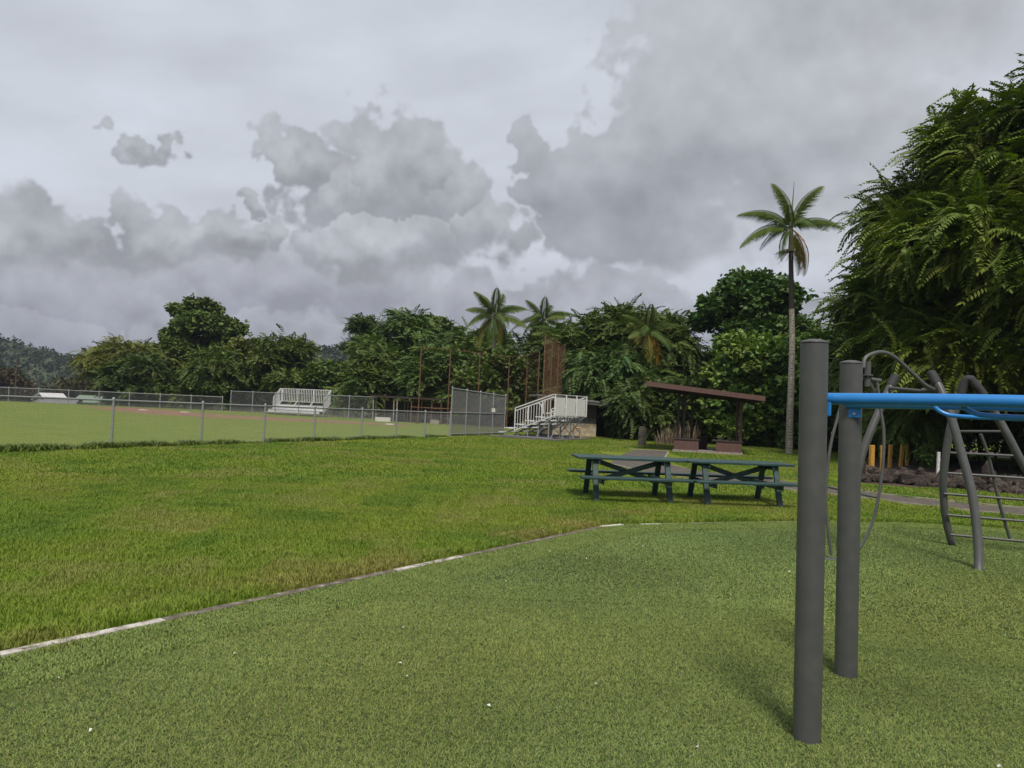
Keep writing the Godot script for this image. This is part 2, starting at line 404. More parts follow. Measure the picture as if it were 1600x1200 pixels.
func lawn_color(x: float, z: float) -> Color:
	# linear base colour of the grass at a place
	var a := lawn_noise.get_noise_2d(x, z)
	var b := lawn_noise.get_noise_2d(x * 3.1 + 50.0, z * 3.1)
	var s := lawn_fine.get_noise_2d(x * 0.35 + z * 0.25, z * 1.3)
	var c := Color(0.165, 0.24, 0.024)
	c = c.lerp(Color(0.215, 0.265, 0.032), clampf(0.5 + a * 1.8, 0.0, 1.0) * 0.85)
	c = c.lerp(Color(0.115, 0.195, 0.022), clampf(b * 2.2 - 0.1, 0.0, 0.85))
	c = c.lerp(Color(0.25, 0.245, 0.075), clampf((-b - 0.1) * 1.8 + s * 0.6, 0.0, 0.6))
	# dry, trodden patches beside the edging
	var along := Vector2(0.583, -0.812)
	var rel := Vector2(x + 2.89, z + 4.5)
	var off := absf(rel.x * along.y - rel.y * along.x)
	var dry := smoothstep(1.3, 0.1, off) * smoothstep(-0.15, 0.4, lawn_noise.get_noise_2d(x * 2.2 - 9.0, z * 2.2 + 31.0) + 0.08)
	if rel.dot(along) > -2.0 and rel.dot(along) < 9.0:
		c = c.lerp(Color(0.27, 0.2, 0.075), dry * 0.62)
	var field := smoothstep(-0.2, 0.6, ((x + 12.3) * -19.3 - (z + 16.6) * 9.49) / 21.5)
	c = c.lerp(Color(0.165, 0.222, 0.042), 0.6 * field)
	return c

const TURF := [[-5.2, -1.3], [-2.89, -4.5], [1.44, -10.53], [2.15, -10.86], [3.2, -11.3], [4.35, -11.7], [6.13, -12.14], [7.45, -12.05], [8.5, -11.6], [9.6, -10.4], [10.6, -8.4], [11.0, -5.0], [10.5, 2.0], [-4.5, 3.0]]
var turf_poly := PackedVector2Array()
var path_poly := PackedVector2Array()
var slab_poly := PackedVector2Array()

func ground():
	lawn_noise.seed = 71; lawn_noise.frequency = 0.16; lawn_noise.fractal_octaves = 4
	lawn_fine.seed = 72; lawn_fine.frequency = 0.9; lawn_fine.fractal_octaves = 3
	for p in TURF: turf_poly.append(Vector2(p[0], p[1]))
	# base colour of the lawn, computed once over 110 x 100 m
	var n := 1536
	var img := Image.create(n, n, false, Image.FORMAT_RGB8)
	var speck := FastNoiseLite.new()
	speck.seed = 73; speck.frequency = 6.0; speck.fractal_octaves = 2
	for j in n:
		for i in n:
			var x := -70.0 + 110.0 * (i + 0.5) / n
			var z := -95.0 + 100.0 * (j + 0.5) / n
			var c := lawn_color(x, z) * (0.74 + 0.24 * speck.get_noise_2d(x, z))
			img.set_pixel(i, j, Color(c.r, c.g, c.b).linear_to_srgb())
	var m := StandardMaterial3D.new()
	m.resource_name = "lawn"
	m.albedo_texture = ImageTexture.create_from_image(img)
	m.roughness = 0.95
	m.metallic_specular = 0.15
	m.heightmap_enabled = true
	m.heightmap_texture = noise_tex(74, 0.1, 4, [[0.0, [0, 0, 0]], [1.0, [1, 1, 1]]])
	m.heightmap_scale = 3.0
	m.uv1_scale = Vector3.ONE
	M["lawn"] = m
	m.heightmap_enabled = false
	# one sheet of ground: fine near by, coarse far off
	var st := mb()
	st.set_smooth_group(0)
	var xs := []
	var zs := []
	for k in 45: xs.append(-70.0 + 110.0 * k / 44.0)
	for k in 41: zs.append(-95.0 + 100.0 * k / 40.0)
	for i in xs.size() - 1:
		for j in zs.size() - 1:
			var q := [Vector2(xs[i], zs[j]), Vector2(xs[i + 1], zs[j]), Vector2(xs[i + 1], zs[j + 1]), Vector2(xs[i], zs[j + 1])]
			for t in [[0, 1, 2], [0, 2, 3]]:
				for v in t:
					var p: Vector2 = q[v]
					st.set_uv(Vector2((p.x + 70.0) / 110.0, (p.y + 95.0) / 100.0))
					st.add_vertex(Vector3(p.x, ground_height(p.x, p.y), p.y))
	structure(st, "ground", m)
	# country beyond the park
	st = mb()
	var rim := [Vector2(-70, 5), Vector2(-70, -95), Vector2(40, -95), Vector2(40, 5)]
	var far := [Vector2(-900, 500), Vector2(-900, -1100), Vector2(900, -1100), Vector2(900, 500)]
	for k in 4:
		var a: Vector2 = rim[k]
		var b: Vector2 = rim[(k + 1) % 4]
		var A: Vector2 = far[k]
		var B: Vector2 = far[(k + 1) % 4]
		var steps := 40
		for s in steps:
			var a0 := a.lerp(b, float(s) / steps)
			var b0 := a.lerp(b, float(s + 1) / steps)
			var A0 := A.lerp(B, float(s) / steps)
			var B0 := A.lerp(B, float(s + 1) / steps)
			face(st, [Vector3(a0.x, ground_height(a0.x, a0.y) - 0.01, a0.y), Vector3(b0.x, ground_height(b0.x, b0.y) - 0.01, b0.y), Vector3(B0.x, ground_height(b0.x, b0.y) - 0.3, B0.y), Vector3(A0.x, ground_height(a0.x, a0.y) - 0.3, A0.y)], Vector3.UP)
	structure(st, "far_ground", M.far_ground)
	# artificial turf of the playground
	st = mb()
	prism(st, turf_poly, -0.05, 0.006)
	surf("turf_base", noise_tex(75, 0.08, 4, [[0.2, [0.035, 0.05, 0.014]], [0.8, [0.075, 0.1, 0.028]]]), Vector3(0.8, 0.8, 0.8), 0.95)
	structure(st, "artificial_turf", M.turf_base)
	# red dirt of the ball field
	st = mb()
	var dirt := PackedVector2Array()
	for p in [[-33.0, -59.0], [-31.0, -63.5], [-26.0, -59.5], [-20.6, -54.6], [-15.3, -53.2], [-9.86, -51.2], [-6.2, -49.6], [-6.6, -47.9], [-9.5, -47.5], [-13.6, -47.6], [-17.9, -47.3], [-23.2, -49.4], [-28.0, -53.5]]: dirt.append(Vector2(p[0], p[1]))
	prism(st, dirt, 0.004, 0.006)
	structure(st, "infield_dirt", M.infield)
	# asphalt path from the shelter, bending right past the playground
	for p in [[5.0, -31.2], [6.35, -31.1], [6.2, -30.2], [5.2, -26.0], [4.9, -23.0], [5.3, -21.2], [6.4, -19.9], [7.2, -18.6], [7.6, -17.5], [8.1, -16.7], [8.95, -15.8], [10.1, -15.05], [13.0, -13.6], [18.0, -12.0], [18.0, -10.8], [12.6, -12.4], [9.4, -13.95], [8.3, -14.75], [7.5, -15.7], [6.7, -16.6], [5.6, -17.6], [4.5, -18.6], [3.6, -20.2], [3.0, -22.6], [3.3, -24.5], [4.2, -28.0]]: path_poly.append(Vector2(p[0], p[1]))
	st = mb()
	prism(st, path_poly, 0.0, 0.012)
	structure(st, "path", M.asphalt)
	st = mb()
	var back := PackedVector2Array()
	for p in [[4.4, -42.2], [5.6, -40.6], [7.0, -38.4], [7.8, -36.2], [8.3, -33.4], [6.5, -33.2], [6.1, -35.2], [5.2, -38.2], [4.3, -40.8]]: back.append(Vector2(p[0], p[1]))
	prism(st, back, 0.0, 0.01)
	structure(st, "dirt_path", M.litter_soil)
	# concrete strips along the path
	st = mb()
	var strips := [[[7.65, -17.75], [8.15, -16.95], [9.0, -16.05], [10.15, -15.3], [13.1, -13.85], [18.0, -12.2]], [[4.95, -31.3], [6.4, -31.2]], [[6.38, -31.15], [6.24, -30.2], [5.24, -26.0]], [[2.96, -22.5], [3.56, -20.1], [4.45, -18.5], [5.55, -17.5], [6.65, -16.5], [7.45, -15.6], [8.25, -14.65], [9.35, -13.85], [12.55, -12.3]]]
	for s in strips:
		for k in s.size() - 1:
			bar(st, Vector3(s[k][0], 0.0, s[k][1]), Vector3(s[k + 1][0], 0.0, s[k + 1][1]), 0.07, 0.05)
	structure(st, "path_kerb", M.concrete)
	# leaf litter and soil under the trees on the right
	st = mb()
	var soil := PackedVector2Array()
	for p in [[8.6, -20.0], [9.6, -19.2], [11.2, -17.9], [12.5, -16.4], [22.0, -13.0], [40.0, -12.0], [40.0, -50.0], [13.0, -50.0], [14.0, -34.0], [12.5, -27.0], [10.0, -23.0]]: soil.append(Vector2(p[0], p[1]))
	prism(st, soil, 0.0, 0.008)
	structure(st, "soil", M.litter_soil)
	st = mb()
	soil = PackedVector2Array()
	for p in [[14.0, -36.5], [14.0, -52.0], [-30.0, -95.0], [-30.0, -72.0], [-12.0, -66.0], [3.0, -52.0], [4.0, -45.0], [9.0, -41.5]]: soil.append(Vector2(p[0], p[1]))
	prism(st, soil, -0.5, 0.006)
	structure(st, "forest_floor", M.litter_soil)

func inside(poly: PackedVector2Array, p: Vector2) -> bool:
	return Geometry2D.is_point_in_polygon(p, poly)

func edge_distance(poly: PackedVector2Array, p: Vector2) -> float:
	var best := 1e9
	for i in poly.size():
		best = minf(best, p.distance_to(Geometry2D.get_closest_point_to_segment(p, poly[i], poly[(i + 1) % poly.size()])))
	return best

func blade_patch(seed_: int, side: float, count: int, hmin: float, hmax: float, width: float, lean: float, tones: Array) -> ArrayMesh:
	# a square of single blades, each with one colour of its own; tinted by the copy
	var r := RandomNumberGenerator.new()
	r.seed = seed_
	var v := PackedVector3Array()
	var c := PackedColorArray()
	var nn := PackedVector3Array()
	for k in count:
		var base := Vector3(r.randf_range(-0.53, 0.53) * side, 0, r.randf_range(-0.53, 0.53) * side)
		var a := r.randf() * TAU
		var dir := Vector3(cos(a), 0, sin(a))
		var across := Vector3(-dir.z, 0, dir.x) * width * r.randf_range(0.6, 1.3) * 0.5
		var h := r.randf_range(hmin, hmax)
		var l := lean * r.randf_range(0.2, 1.0) * h
		var mid := base + Vector3.UP * h * 0.6 + dir * l * 0.35
		var tip := base + Vector3.UP * h + dir * l
		var col: Color = tones[r.randi() % tones.size()] * r.randf_range(0.85, 1.15)
		var up := (Vector3.UP * 0.7 - dir * 0.3).normalized()
		for p in [base - across, mid - across * 0.9, mid + across * 0.9, base - across, mid + across * 0.9, base + across, mid - across * 0.9, tip, mid + across * 0.9]:
			v.append(p); c.append(col); nn.append(up)
	var arr := []
	arr.resize(Mesh.ARRAY_MAX)
	arr[Mesh.ARRAY_VERTEX] = v
	arr[Mesh.ARRAY_COLOR] = c
	var m := ArrayMesh.new()
	m.add_surface_from_arrays(Mesh.PRIMITIVE_TRIANGLES, arr)
	return m

func scatter(called: String, mesh: Mesh, m: Material, xfs: Array, cols: Array, parent: Node) -> MultiMeshInstance3D:
	var mm := MultiMesh.new()
	mm.transform_format = MultiMesh.TRANSFORM_3D
	mm.use_colors = true
	mm.mesh = mesh
	mm.instance_count = xfs.size()
	for i in xfs.size():
		mm.set_instance_transform(i, xfs[i])
		mm.set_instance_color(i, cols[i])
	var o := MultiMeshInstance3D.new()
	o.name = numbered(called) if parent == self else called
	o.multimesh = mm
	o.material_override = m
	parent.add_child(o, true)
	return o

func grass():
	var r := RandomNumberGenerator.new()
	r.seed = 81
	var green := [Color(1, 1, 1), Color(1.1, 1.1, 1.0), Color(0.8, 0.9, 0.85), Color(0.9, 1.0, 0.9), Color(1.25, 1.15, 1.2), Color(0.7, 0.82, 0.8), Color(1.5, 1.25, 1.9)]
	# lawn: dense blades close by, larger and sparser clumps further off
	var rings := [[0.4, 0.40, 1300, 0.015, 0.048, 0.0048, 0.0, 15.5, 1.1], [0.8, 0.8, 1100, 0.025, 0.06, 0.011, 15.5, 27.0, 0.9], [1.5, 1.5, 1500, 0.025, 0.06, 0.018, 27.0, 46.0, 0.9]]
	for q in rings.size():
		var g: Array = rings[q]
		for variant in 5:
			var mesh := blade_patch(100 + q * 10 + variant, g[1], g[2], g[3], g[4], g[5], g[8], green)
			var xfs := []
			var cols := []
			var nx := int(60.0 / g[0])
			var nz := int(52.0 / g[0])
			for i in nx:
				for j in nz:
					if hash(i * 131 + j * 7919 + q) % 5 != variant: continue
					var p: Vector2 = Vector2(-32.0 + i * g[0], 0.0 - j * g[0])
					var dist := p.length()
					if dist < g[6] - g[0] * 0.7 or dist >= g[7] or (p.y < -16.0 and (p.x + 12.3) * -19.3 - (p.y + 16.6) * 9.49 > 0.0) or -p.y < absf(p.x) * 1.15 - 1.5: continue
					var side: float = g[1]
					if inside(turf_poly, p) or edge_distance(turf_poly, p) < side * 0.55: 
						if inside(turf_poly, p) or edge_distance(turf_poly, p) < 0.08: continue
						if side > 0.5: continue
					if inside(path_poly, p) or edge_distance(path_poly, p) < side * 0.4: continue
					if slab_poly.size() and (inside(slab_poly, p) or edge_distance(slab_poly, p) < 0.3): continue
					if p.x > 8.0 and p.y < -19.0 and p.x - 8.0 > (p.y + 24.0) * -0.55 + 2.2 and p.y > -34.0: continue
					if p.y < -42.0 and p.x > -8.0: continue
					if p.y < -43.0 and p.x < -8.0: continue
					var b := Basis(Vector3.UP, r.randi_range(0, 3) * PI / 2)
					xfs.append(Transform3D(b.scaled(Vector3(1, r.randf_range(0.8, 1.15), 1)), Vector3(p.x, 0, p.y)))
					cols.append(lawn_color(p.x, p.y) * r.randf_range(0.95, 1.05))
			if xfs.size():
				var o := scatter("lawn_grass", mesh, M.blade, xfs, cols, self)
				tag(o, "", "", "", "stuff")
				o.set_meta("label", "short green lawn grass around the playground turf")
				o.set_meta("category", "grass")
	# fibres of the artificial turf
	var tones := [Color(0.185, 0.268, 0.07), Color(0.225, 0.3, 0.088), Color(0.148, 0.23, 0.062), Color(0.25, 0.31, 0.102), Color(0.055, 0.092, 0.036), Color(0.27, 0.285, 0.12), Color(0.115, 0.18, 0.057)]
	var tr := [[0.3, 3600, 0.006, 0.016, 0.0026, 0.0, 7.0], [0.5, 4200, 0.007, 0.02, 0.0042, 7.0, 20.0]]
	for q in 2:
		var g: Array = tr[q]
		for variant in 5:
			var mesh := blade_patch(200 + q * 10 + variant, g[0], g[1], g[2], g[3], g[4], 2.6, tones)
			var xfs := []
			var cols := []
			for i in int(18.0 / g[0]):
				for j in int(14.0 / g[0]):
					if hash(i * 131 + j * 7919 + q) % 5 != variant: continue
					var p: Vector2 = Vector2(-6.0 + i * g[0], 0.4 - j * g[0])
					var dist := p.length()
					if dist < g[5] - 0.45 or dist >= g[6] or p.y > -1.6 or not inside(turf_poly, p) or edge_distance(turf_poly, p) < g[0] * 0.5: continue
					var b := Basis(Vector3.UP, r.randi_range(0, 3) * PI / 2)
					xfs.append(Transform3D(b, Vector3(p.x, 0.005, p.y)))
					var k := 1.0 + 0.26 * lawn_noise.get_noise_2d(p.x * 2.0, p.y * 2.0) + r.randf_range(-0.04, 0.04)
					var w := 0.14 * lawn_noise.get_noise_2d(p.x * 0.8 + 90.0, p.y * 0.8)
					cols.append(Color(k * (1.0 + w), k, k * (1.0 - w)))
			if xfs.size():
				var o := scatter("turf_fibres", mesh, M.turf_fibre, xfs, cols, self)
				o.set_meta("kind", "stuff")
				o.set_meta("label", "short olive green fibres of the artificial playground turf")
				o.set_meta("category", "turf")
	# a narrow fringe where the turf or the lawn meets its edge
	var fringe := blade_patch(231, 0.1, 130, 0.012, 0.03, 0.0045, 1.1, tones)
	var rough := blade_patch(232, 0.14, 90, 0.03, 0.075, 0.006, 1.0, green)
	var fx := []; var fc := []; var lx := []; var lc := []
	for i in turf_poly.size():
		var a := turf_poly[i]
		var b := turf_poly[(i + 1) % turf_poly.size()]
		if a.y > -1.0 and b.y > -1.0: continue
		var nrm := (b - a).normalized().orthogonal()
		if inside(turf_poly, (a + b) * 0.5 + nrm * 0.1): nrm = -nrm
		var steps := int(a.distance_to(b) / 0.06)
		for s in steps:
			var p := a.lerp(b, float(s) / steps)
			for row in 9:
				var pin := p - nrm * (0.04 + row * 0.06 + r.randf_range(0, 0.02))
				fx.append(Transform3D(Basis(Vector3.UP, r.randf() * TAU), Vector3(pin.x, 0.005, pin.y)))
				fc.append(Color(1, 1, 1) * r.randf_range(0.85, 1.1))
			for row in 3:
				var pout := p + nrm * (0.17 + row * 0.1 + r.randf_range(-0.02, 0.05))
				lx.append(Transform3D(Basis(Vector3.UP, r.randf() * TAU).scaled(Vector3.ONE * r.randf_range(0.6, 1.1)), Vector3(pout.x, 0, pout.y)))
				lc.append(lawn_color(pout.x, pout.y) * r.randf_range(0.85, 1.15))
	for o in [scatter("turf_fibres", fringe, M.turf_fibre, fx, fc, self), scatter("lawn_grass", rough, M.blade, lx, lc, self)]:
		o.set_meta("kind", "stuff")
	# bits of litter and petals on the turf
	var st := mb()
	for k in 70:
		var p := Vector3(r.randf_range(-2.5, 6.5), 0.03, r.randf_range(-10.5, -2.6))
		if not inside(turf_poly, Vector2(p.x, p.z)): continue
		var s := r.randf_range(0.004, 0.011)
		var b := Basis(Vector3(r.randf() - 0.5, 1, r.randf() - 0.5).normalized(), r.randf() * TAU)
		quad(st, p + b * Vector3(-s, 0, -s * 0.6), p + b * Vector3(s, 0.004, -s * 0.4), p + b * Vector3(s * 0.8, 0, s), p + b * Vector3(-s, 0.004, s * 0.7))
	var bits := build(st, "fallen_petals", M.white_paint, self)
	tag(bits, "tiny pale petals scattered over the playground turf", "petals", "", "stuff")

# ------------------------------------------------------------------ plants
func leaf_quad(v: PackedVector3Array, c: PackedColorArray, nn: PackedVector3Array, base: Vector3, dir: Vector3, side: Vector3, length: float, width: float, col: Color, sag := 0.0):
	var n := dir.cross(side).normalized()
	if n.y < 0.0: n = -n
	var tip := base + dir * length - Vector3.UP * sag
	var mid := base + dir * length * 0.45 - Vector3.UP * sag * 0.25
	for p in [base, mid + side * width, tip, base, tip, mid - side * width]:
		v.append(p); c.append(col); nn.append(n)

func mesh_of(v: PackedVector3Array, c: PackedColorArray, nn: PackedVector3Array) -> ArrayMesh:
	var arr := []
	arr.resize(Mesh.ARRAY_MAX)
	arr[Mesh.ARRAY_VERTEX] = v
	arr[Mesh.ARRAY_COLOR] = c
	var m := ArrayMesh.new()
	m.add_surface_from_arrays(Mesh.PRIMITIVE_TRIANGLES, arr)
	return m

func feather(seed_: int, pairs: int, droop: float, leaf: float, wide: float) -> ArrayMesh:
	# a feathered compound leaf, one unit long, along +z with its face up
	var r := RandomNumberGenerator.new()
	r.seed = seed_
	var v := PackedVector3Array(); var c := PackedColorArray(); var nn := PackedVector3Array()
	for k in pairs:
		var t := 0.12 + 0.86 * k / (pairs - 1)
		var at := Vector3(0, 0.10 * sin(t * PI) - droop * t * t, t)
		var size := leaf * (0.55 + 0.45 * sin(PI * clampf(t * 0.9 + 0.1, 0, 1))) * r.randf_range(0.85, 1.1)
		for s in [-1.0, 1.0]:
			var dir := Vector3(s * 0.86, -0.12 - r.randf() * 0.22, 0.5 + r.randf_range(-0.08, 0.12)).normalized()
			var side := Vector3(-dir.z * s, r.randf_range(-0.15, 0.15), dir.x * s).normalized()
			leaf_quad(v, c, nn, at, dir, side, size, wide * r.randf_range(0.8, 1.15), Color(1, 1, 1) * r.randf_range(0.8, 1.2), size * 0.22)
	leaf_quad(v, c, nn, Vector3(0, -droop * 0.97, 0.98), Vector3(0, -0.5, 0.86).normalized(), Vector3.RIGHT, leaf, wide, Color(1, 1, 1))
	leaf_quad(v, c, nn, Vector3.ZERO, Vector3(0, 0.05, 1).normalized(), Vector3.RIGHT, 0.7, 0.012, Color(0.9, 0.8, 0.8), -0.0)
	return mesh_of(v, c, nn)

func rosette(seed_: int, count: int, leaf: float, wide: float) -> ArrayMesh:
	# a tuft of broad leaves round a twig end, one unit across, growing towards +z
	var r := RandomNumberGenerator.new()
	r.seed = seed_
	var v := PackedVector3Array(); var c := PackedColorArray(); var nn := PackedVector3Array()
	for k in count:
		var a := TAU * k * 0.382 + r.randf() * 0.5
		var open := r.randf_range(0.35, 1.5)
		var dir := Vector3(cos(a) * sin(open), sin(a) * sin(open), cos(open))
		var base := Vector3(dir.x, dir.y, dir.z * 0.6) * r.randf_range(0.08, 0.35)
		var out := (dir + Vector3(r.randf() - 0.5, r.randf() - 0.9, r.randf() - 0.5) * 0.5).normalized()
		var side := out.cross(Vector3(r.randf() - 0.5, 1.0, r.randf() - 0.5)).normalized()
		var l := leaf * r.randf_range(0.75, 1.25)
		var col := Color(1, 1, 1) * r.randf_range(0.75, 1.25)
		# six-sided leaf
		var n := out.cross(side).normalized()
		if n.y < 0.0: n = -n
		var w := wide * l
		var p := [base, base + out * l * 0.25 + side * w * 0.8, base + out * l * 0.6 + side * w - n * 0.03, base + out * l - n * 0.08, base + out * l * 0.6 - side * w - n * 0.03, base + out * l * 0.25 - side * w * 0.8]
		for t in [[0, 1, 2], [0, 2, 3], [0, 3, 4], [0, 4, 5]]:
			for i in t:
				v.append(p[i]); c.append(col); nn.append(n)
	return mesh_of(v, c, nn)

var foliage := {}

func grow(root: Node3D, lobes: Array, kind: String, clumps: int, per: int, size: float, spread: float, tone: Color, droop: float, r: RandomNumberGenerator, bare := 0.3, holes := -0.28):
	# lobes: [centre, radii]; leaves sit in clumps on and inside the lobes, with gaps between
	var xfs := []; var cols := []
	var weight := []
	var total := 0.0
	for l in lobes:
		var w: float = l[1].x * l[1].z + l[1].x * l[1].y
		total += w
		weight.append(total)
	var gap := FastNoiseLite.new()
	gap.seed = r.randi() % 9999
	gap.frequency = 0.5 / maxf(spread, 0.1)
	for k in clumps:
		var pick := r.randf() * total
		var li := 0
		while weight[li] < pick: li += 1
		var c: Vector3 = lobes[li][0]
		var rad: Vector3 = lobes[li][1]
		var d := Vector3(r.randfn(), r.randfn(), r.randfn()).normalized()
		if d.y < -0.55: d.y = -d.y * 0.6
		d = d.normalized()
		var depth := r.randf_range(0.86, 1.06) if r.randf() > bare else r.randf_range(0.35, 0.86)
		var p := c + d * rad * depth
		var buried := false
		for lj in lobes.size():
			if lj != li and ((p - lobes[lj][0]) / lobes[lj][1]).length() < 0.6: buried = true
		if buried and r.randf() < 0.75: continue
		if gap.get_noise_3dv(p) < holes: continue
		var bright := r.randf_range(0.8, 1.2)
		var hue := r.randf_range(-1.0, 1.0)
		for s in per:
			var j := Vector3(r.randfn(), r.randfn() * 0.6, r.randfn()) * spread * 0.55
			var q := p + j
			var f := (d * 0.9 + Vector3(0, -droop, 0) + Vector3(r.randfn(), r.randfn() * 0.6, r.randfn()) * 0.75 + j.normalized() * 0.6).normalized()
			var up := Vector3.UP if absf(f.y) < 0.95 else Vector3.RIGHT
			var x := up.cross(f).normalized()
			var b := Basis(x, f.cross(x), f)
			b = b * Basis(Vector3.BACK, r.randf_range(-0.5, 0.5))
			var sc := size * r.randf_range(0.75, 1.25)
			xfs.append(Transform3D(b * Basis.from_scale(Vector3.ONE * sc), q - f * sc * 0.4))
			var k2 := bright * r.randf_range(0.85, 1.15)
			cols.append(Color(tone.r * k2 * (1.0 + 0.13 * hue), tone.g * k2, tone.b * k2 * (1.0 - 0.1 * hue)))
	var o := scatter("crown", foliage[kind], M.leaf, xfs, cols, root)
	o.set_meta("kind", "stuff")
	return o

func limbs(root: Node3D, lobes: Array, h: float, girth: float, r: RandomNumberGenerator, lean := Vector3.ZERO):
	var st := mb()
	var top := Vector3(0, h, 0) + lean
	var pts := []
	for k in 6:
		var t := k / 5.0
		pts.append(Vector3(0, -0.15, 0).lerp(top, t) + Vector3(r.randf_range(-1, 1), 0, r.randf_range(-1, 1)) * girth * 0.7 * sin(t * PI))
	tube(st, pts, girth, girth * 0.5, 9, true, 0.06)
	build(st, "trunk", M.bark, root)
	st = mb()
	for l in lobes:
		var c: Vector3 = l[0]
		var from: Vector3 = pts[3].lerp(pts[5], r.randf())
		var bend: Vector3 = from.lerp(c, 0.5) + Vector3(r.randf_range(-0.3, 0.3), r.randf_range(-0.2, 0.6), r.randf_range(-0.3, 0.3))
		tube(st, spline([from, bend, c], 3), girth * 0.42, girth * 0.14, 6)
		for s in 4:
			var d := Vector3(r.randfn(), absf(r.randfn()) * 0.7, r.randfn()).normalized()
			var e: Vector3 = c + d * l[1] * 0.85
			tube(st, [c.lerp(bend, 0.25), c.lerp(e, 0.55) + Vector3(0, 0.1, 0), e], girth * 0.15, girth * 0.04, 5, false)
	build(st, "limbs", M.bark, root)

func tree(called: String, label: String, category: String, at: Vector3, h: float, w: float, kind: String, seed_: int, opts := {}):
	var r := RandomNumberGenerator.new()
	r.seed = seed_
	var root := thing(called, label, category, at, 0.0, opts.get("group", "trees along the edge of the field"))
	var bottom: float = opts.get("bottom", 0.25)      # share of the height where leaves begin
	var n: int = opts.get("lobes", 7)
	var flat: float = opts.get("flat", 0.75)
	var depth: float = opts.get("depth", 1.0)
	var lobes := []
	var y0 := h * bottom
	n = int(n * 1.7)
	for k in n:
		var t := (k + 0.5) / n
		var y := lerpf(y0, h, t) + r.randf_range(-0.06, 0.06) * h
		var shape: float = sin(PI * clampf(pow(t, opts.get("belly", 0.9)) * 0.8 + 0.12, 0.0, 1.0))
		var a := k * 2.4 + r.randf() * 0.8
		var reach := w * 0.5 * shape * r.randf_range(0.3, 0.74)
		var rad := w * 0.5 * r.randf_range(0.26, 0.48) * (0.6 + 0.4 * shape)
		var ry := minf(rad * flat, (h - y) * 1.05 + 0.2)
		y = minf(y, h - ry * 0.95)
		lobes.append([Vector3(cos(a) * reach, y, sin(a) * reach * depth), Vector3(rad, maxf(ry, 0.4), rad * depth)])
	if opts.has("extra"):
		for e in opts.extra: lobes.append(e)
	limbs(root, lobes, h * lerpf(bottom, 0.75, 0.5), opts.get("girth", 0.02 * h + 0.05), r, opts.get("lean", Vector3.ZERO))
	grow(root, lobes, kind, int(opts.get("clumps", 260) * 1.2), opts.get("per", 9), opts.get("size", 0.8), opts.get("spread", 0.6), opts.get("tone", Color(0.055, 0.098, 0.022)), opts.get("droop", 0.3), r, opts.get("inner", 0.3), opts.get("holes", -0.28))
	return root

func palm_leaf(seed_: int, droop: float, tone: Color) -> ArrayMesh:
	var r := RandomNumberGenerator.new()
	r.seed = seed_
	var v := PackedVector3Array(); var c := PackedColorArray(); var nn := PackedVector3Array()
	var n := 46
	var last := Vector3.ZERO
	for k in n:
		var t := (k + 0.5) / n
		var at := Vector3(0, 0.42 * t - droop * t * t, t * (1.0 - 0.18 * droop * t))
		var tangent := Vector3(0, 0.42 - 2.0 * droop * t, 1.0 - 0.36 * droop * t).normalized()
		if k > 0:
			for w in [Vector3(0.012, 0, 0), Vector3(0, 0.012, 0)]:
				var ww: Vector3 = w * (1.25 - t)
				for p in [last - ww, at - ww, at + ww, last - ww, at + ww, last + ww]:
					v.append(p); c.append(Color(tone.r * 1.5, tone.g * 1.25, tone.b)); nn.append(Vector3.UP)
		last = at
		if t < 0.1: continue
		var length := 0.27 * pow(sin(PI * clampf(0.12 + t * 0.84, 0.0, 1.0)), 0.7)
		for s in [-1.0, 1.0]:
			var dir: Vector3 = (Vector3(s, 0.05, 0) * 0.85 + tangent * 0.55 + Vector3(0, -0.6 - r.randf() * 0.2, 0)).normalized()
			leaf_quad(v, c, nn, at, dir, tangent, length * r.randf_range(0.9, 1.08), 0.013, tone * r.randf_range(0.8, 1.2), length * 0.3)
	return mesh_of(v, c, nn)

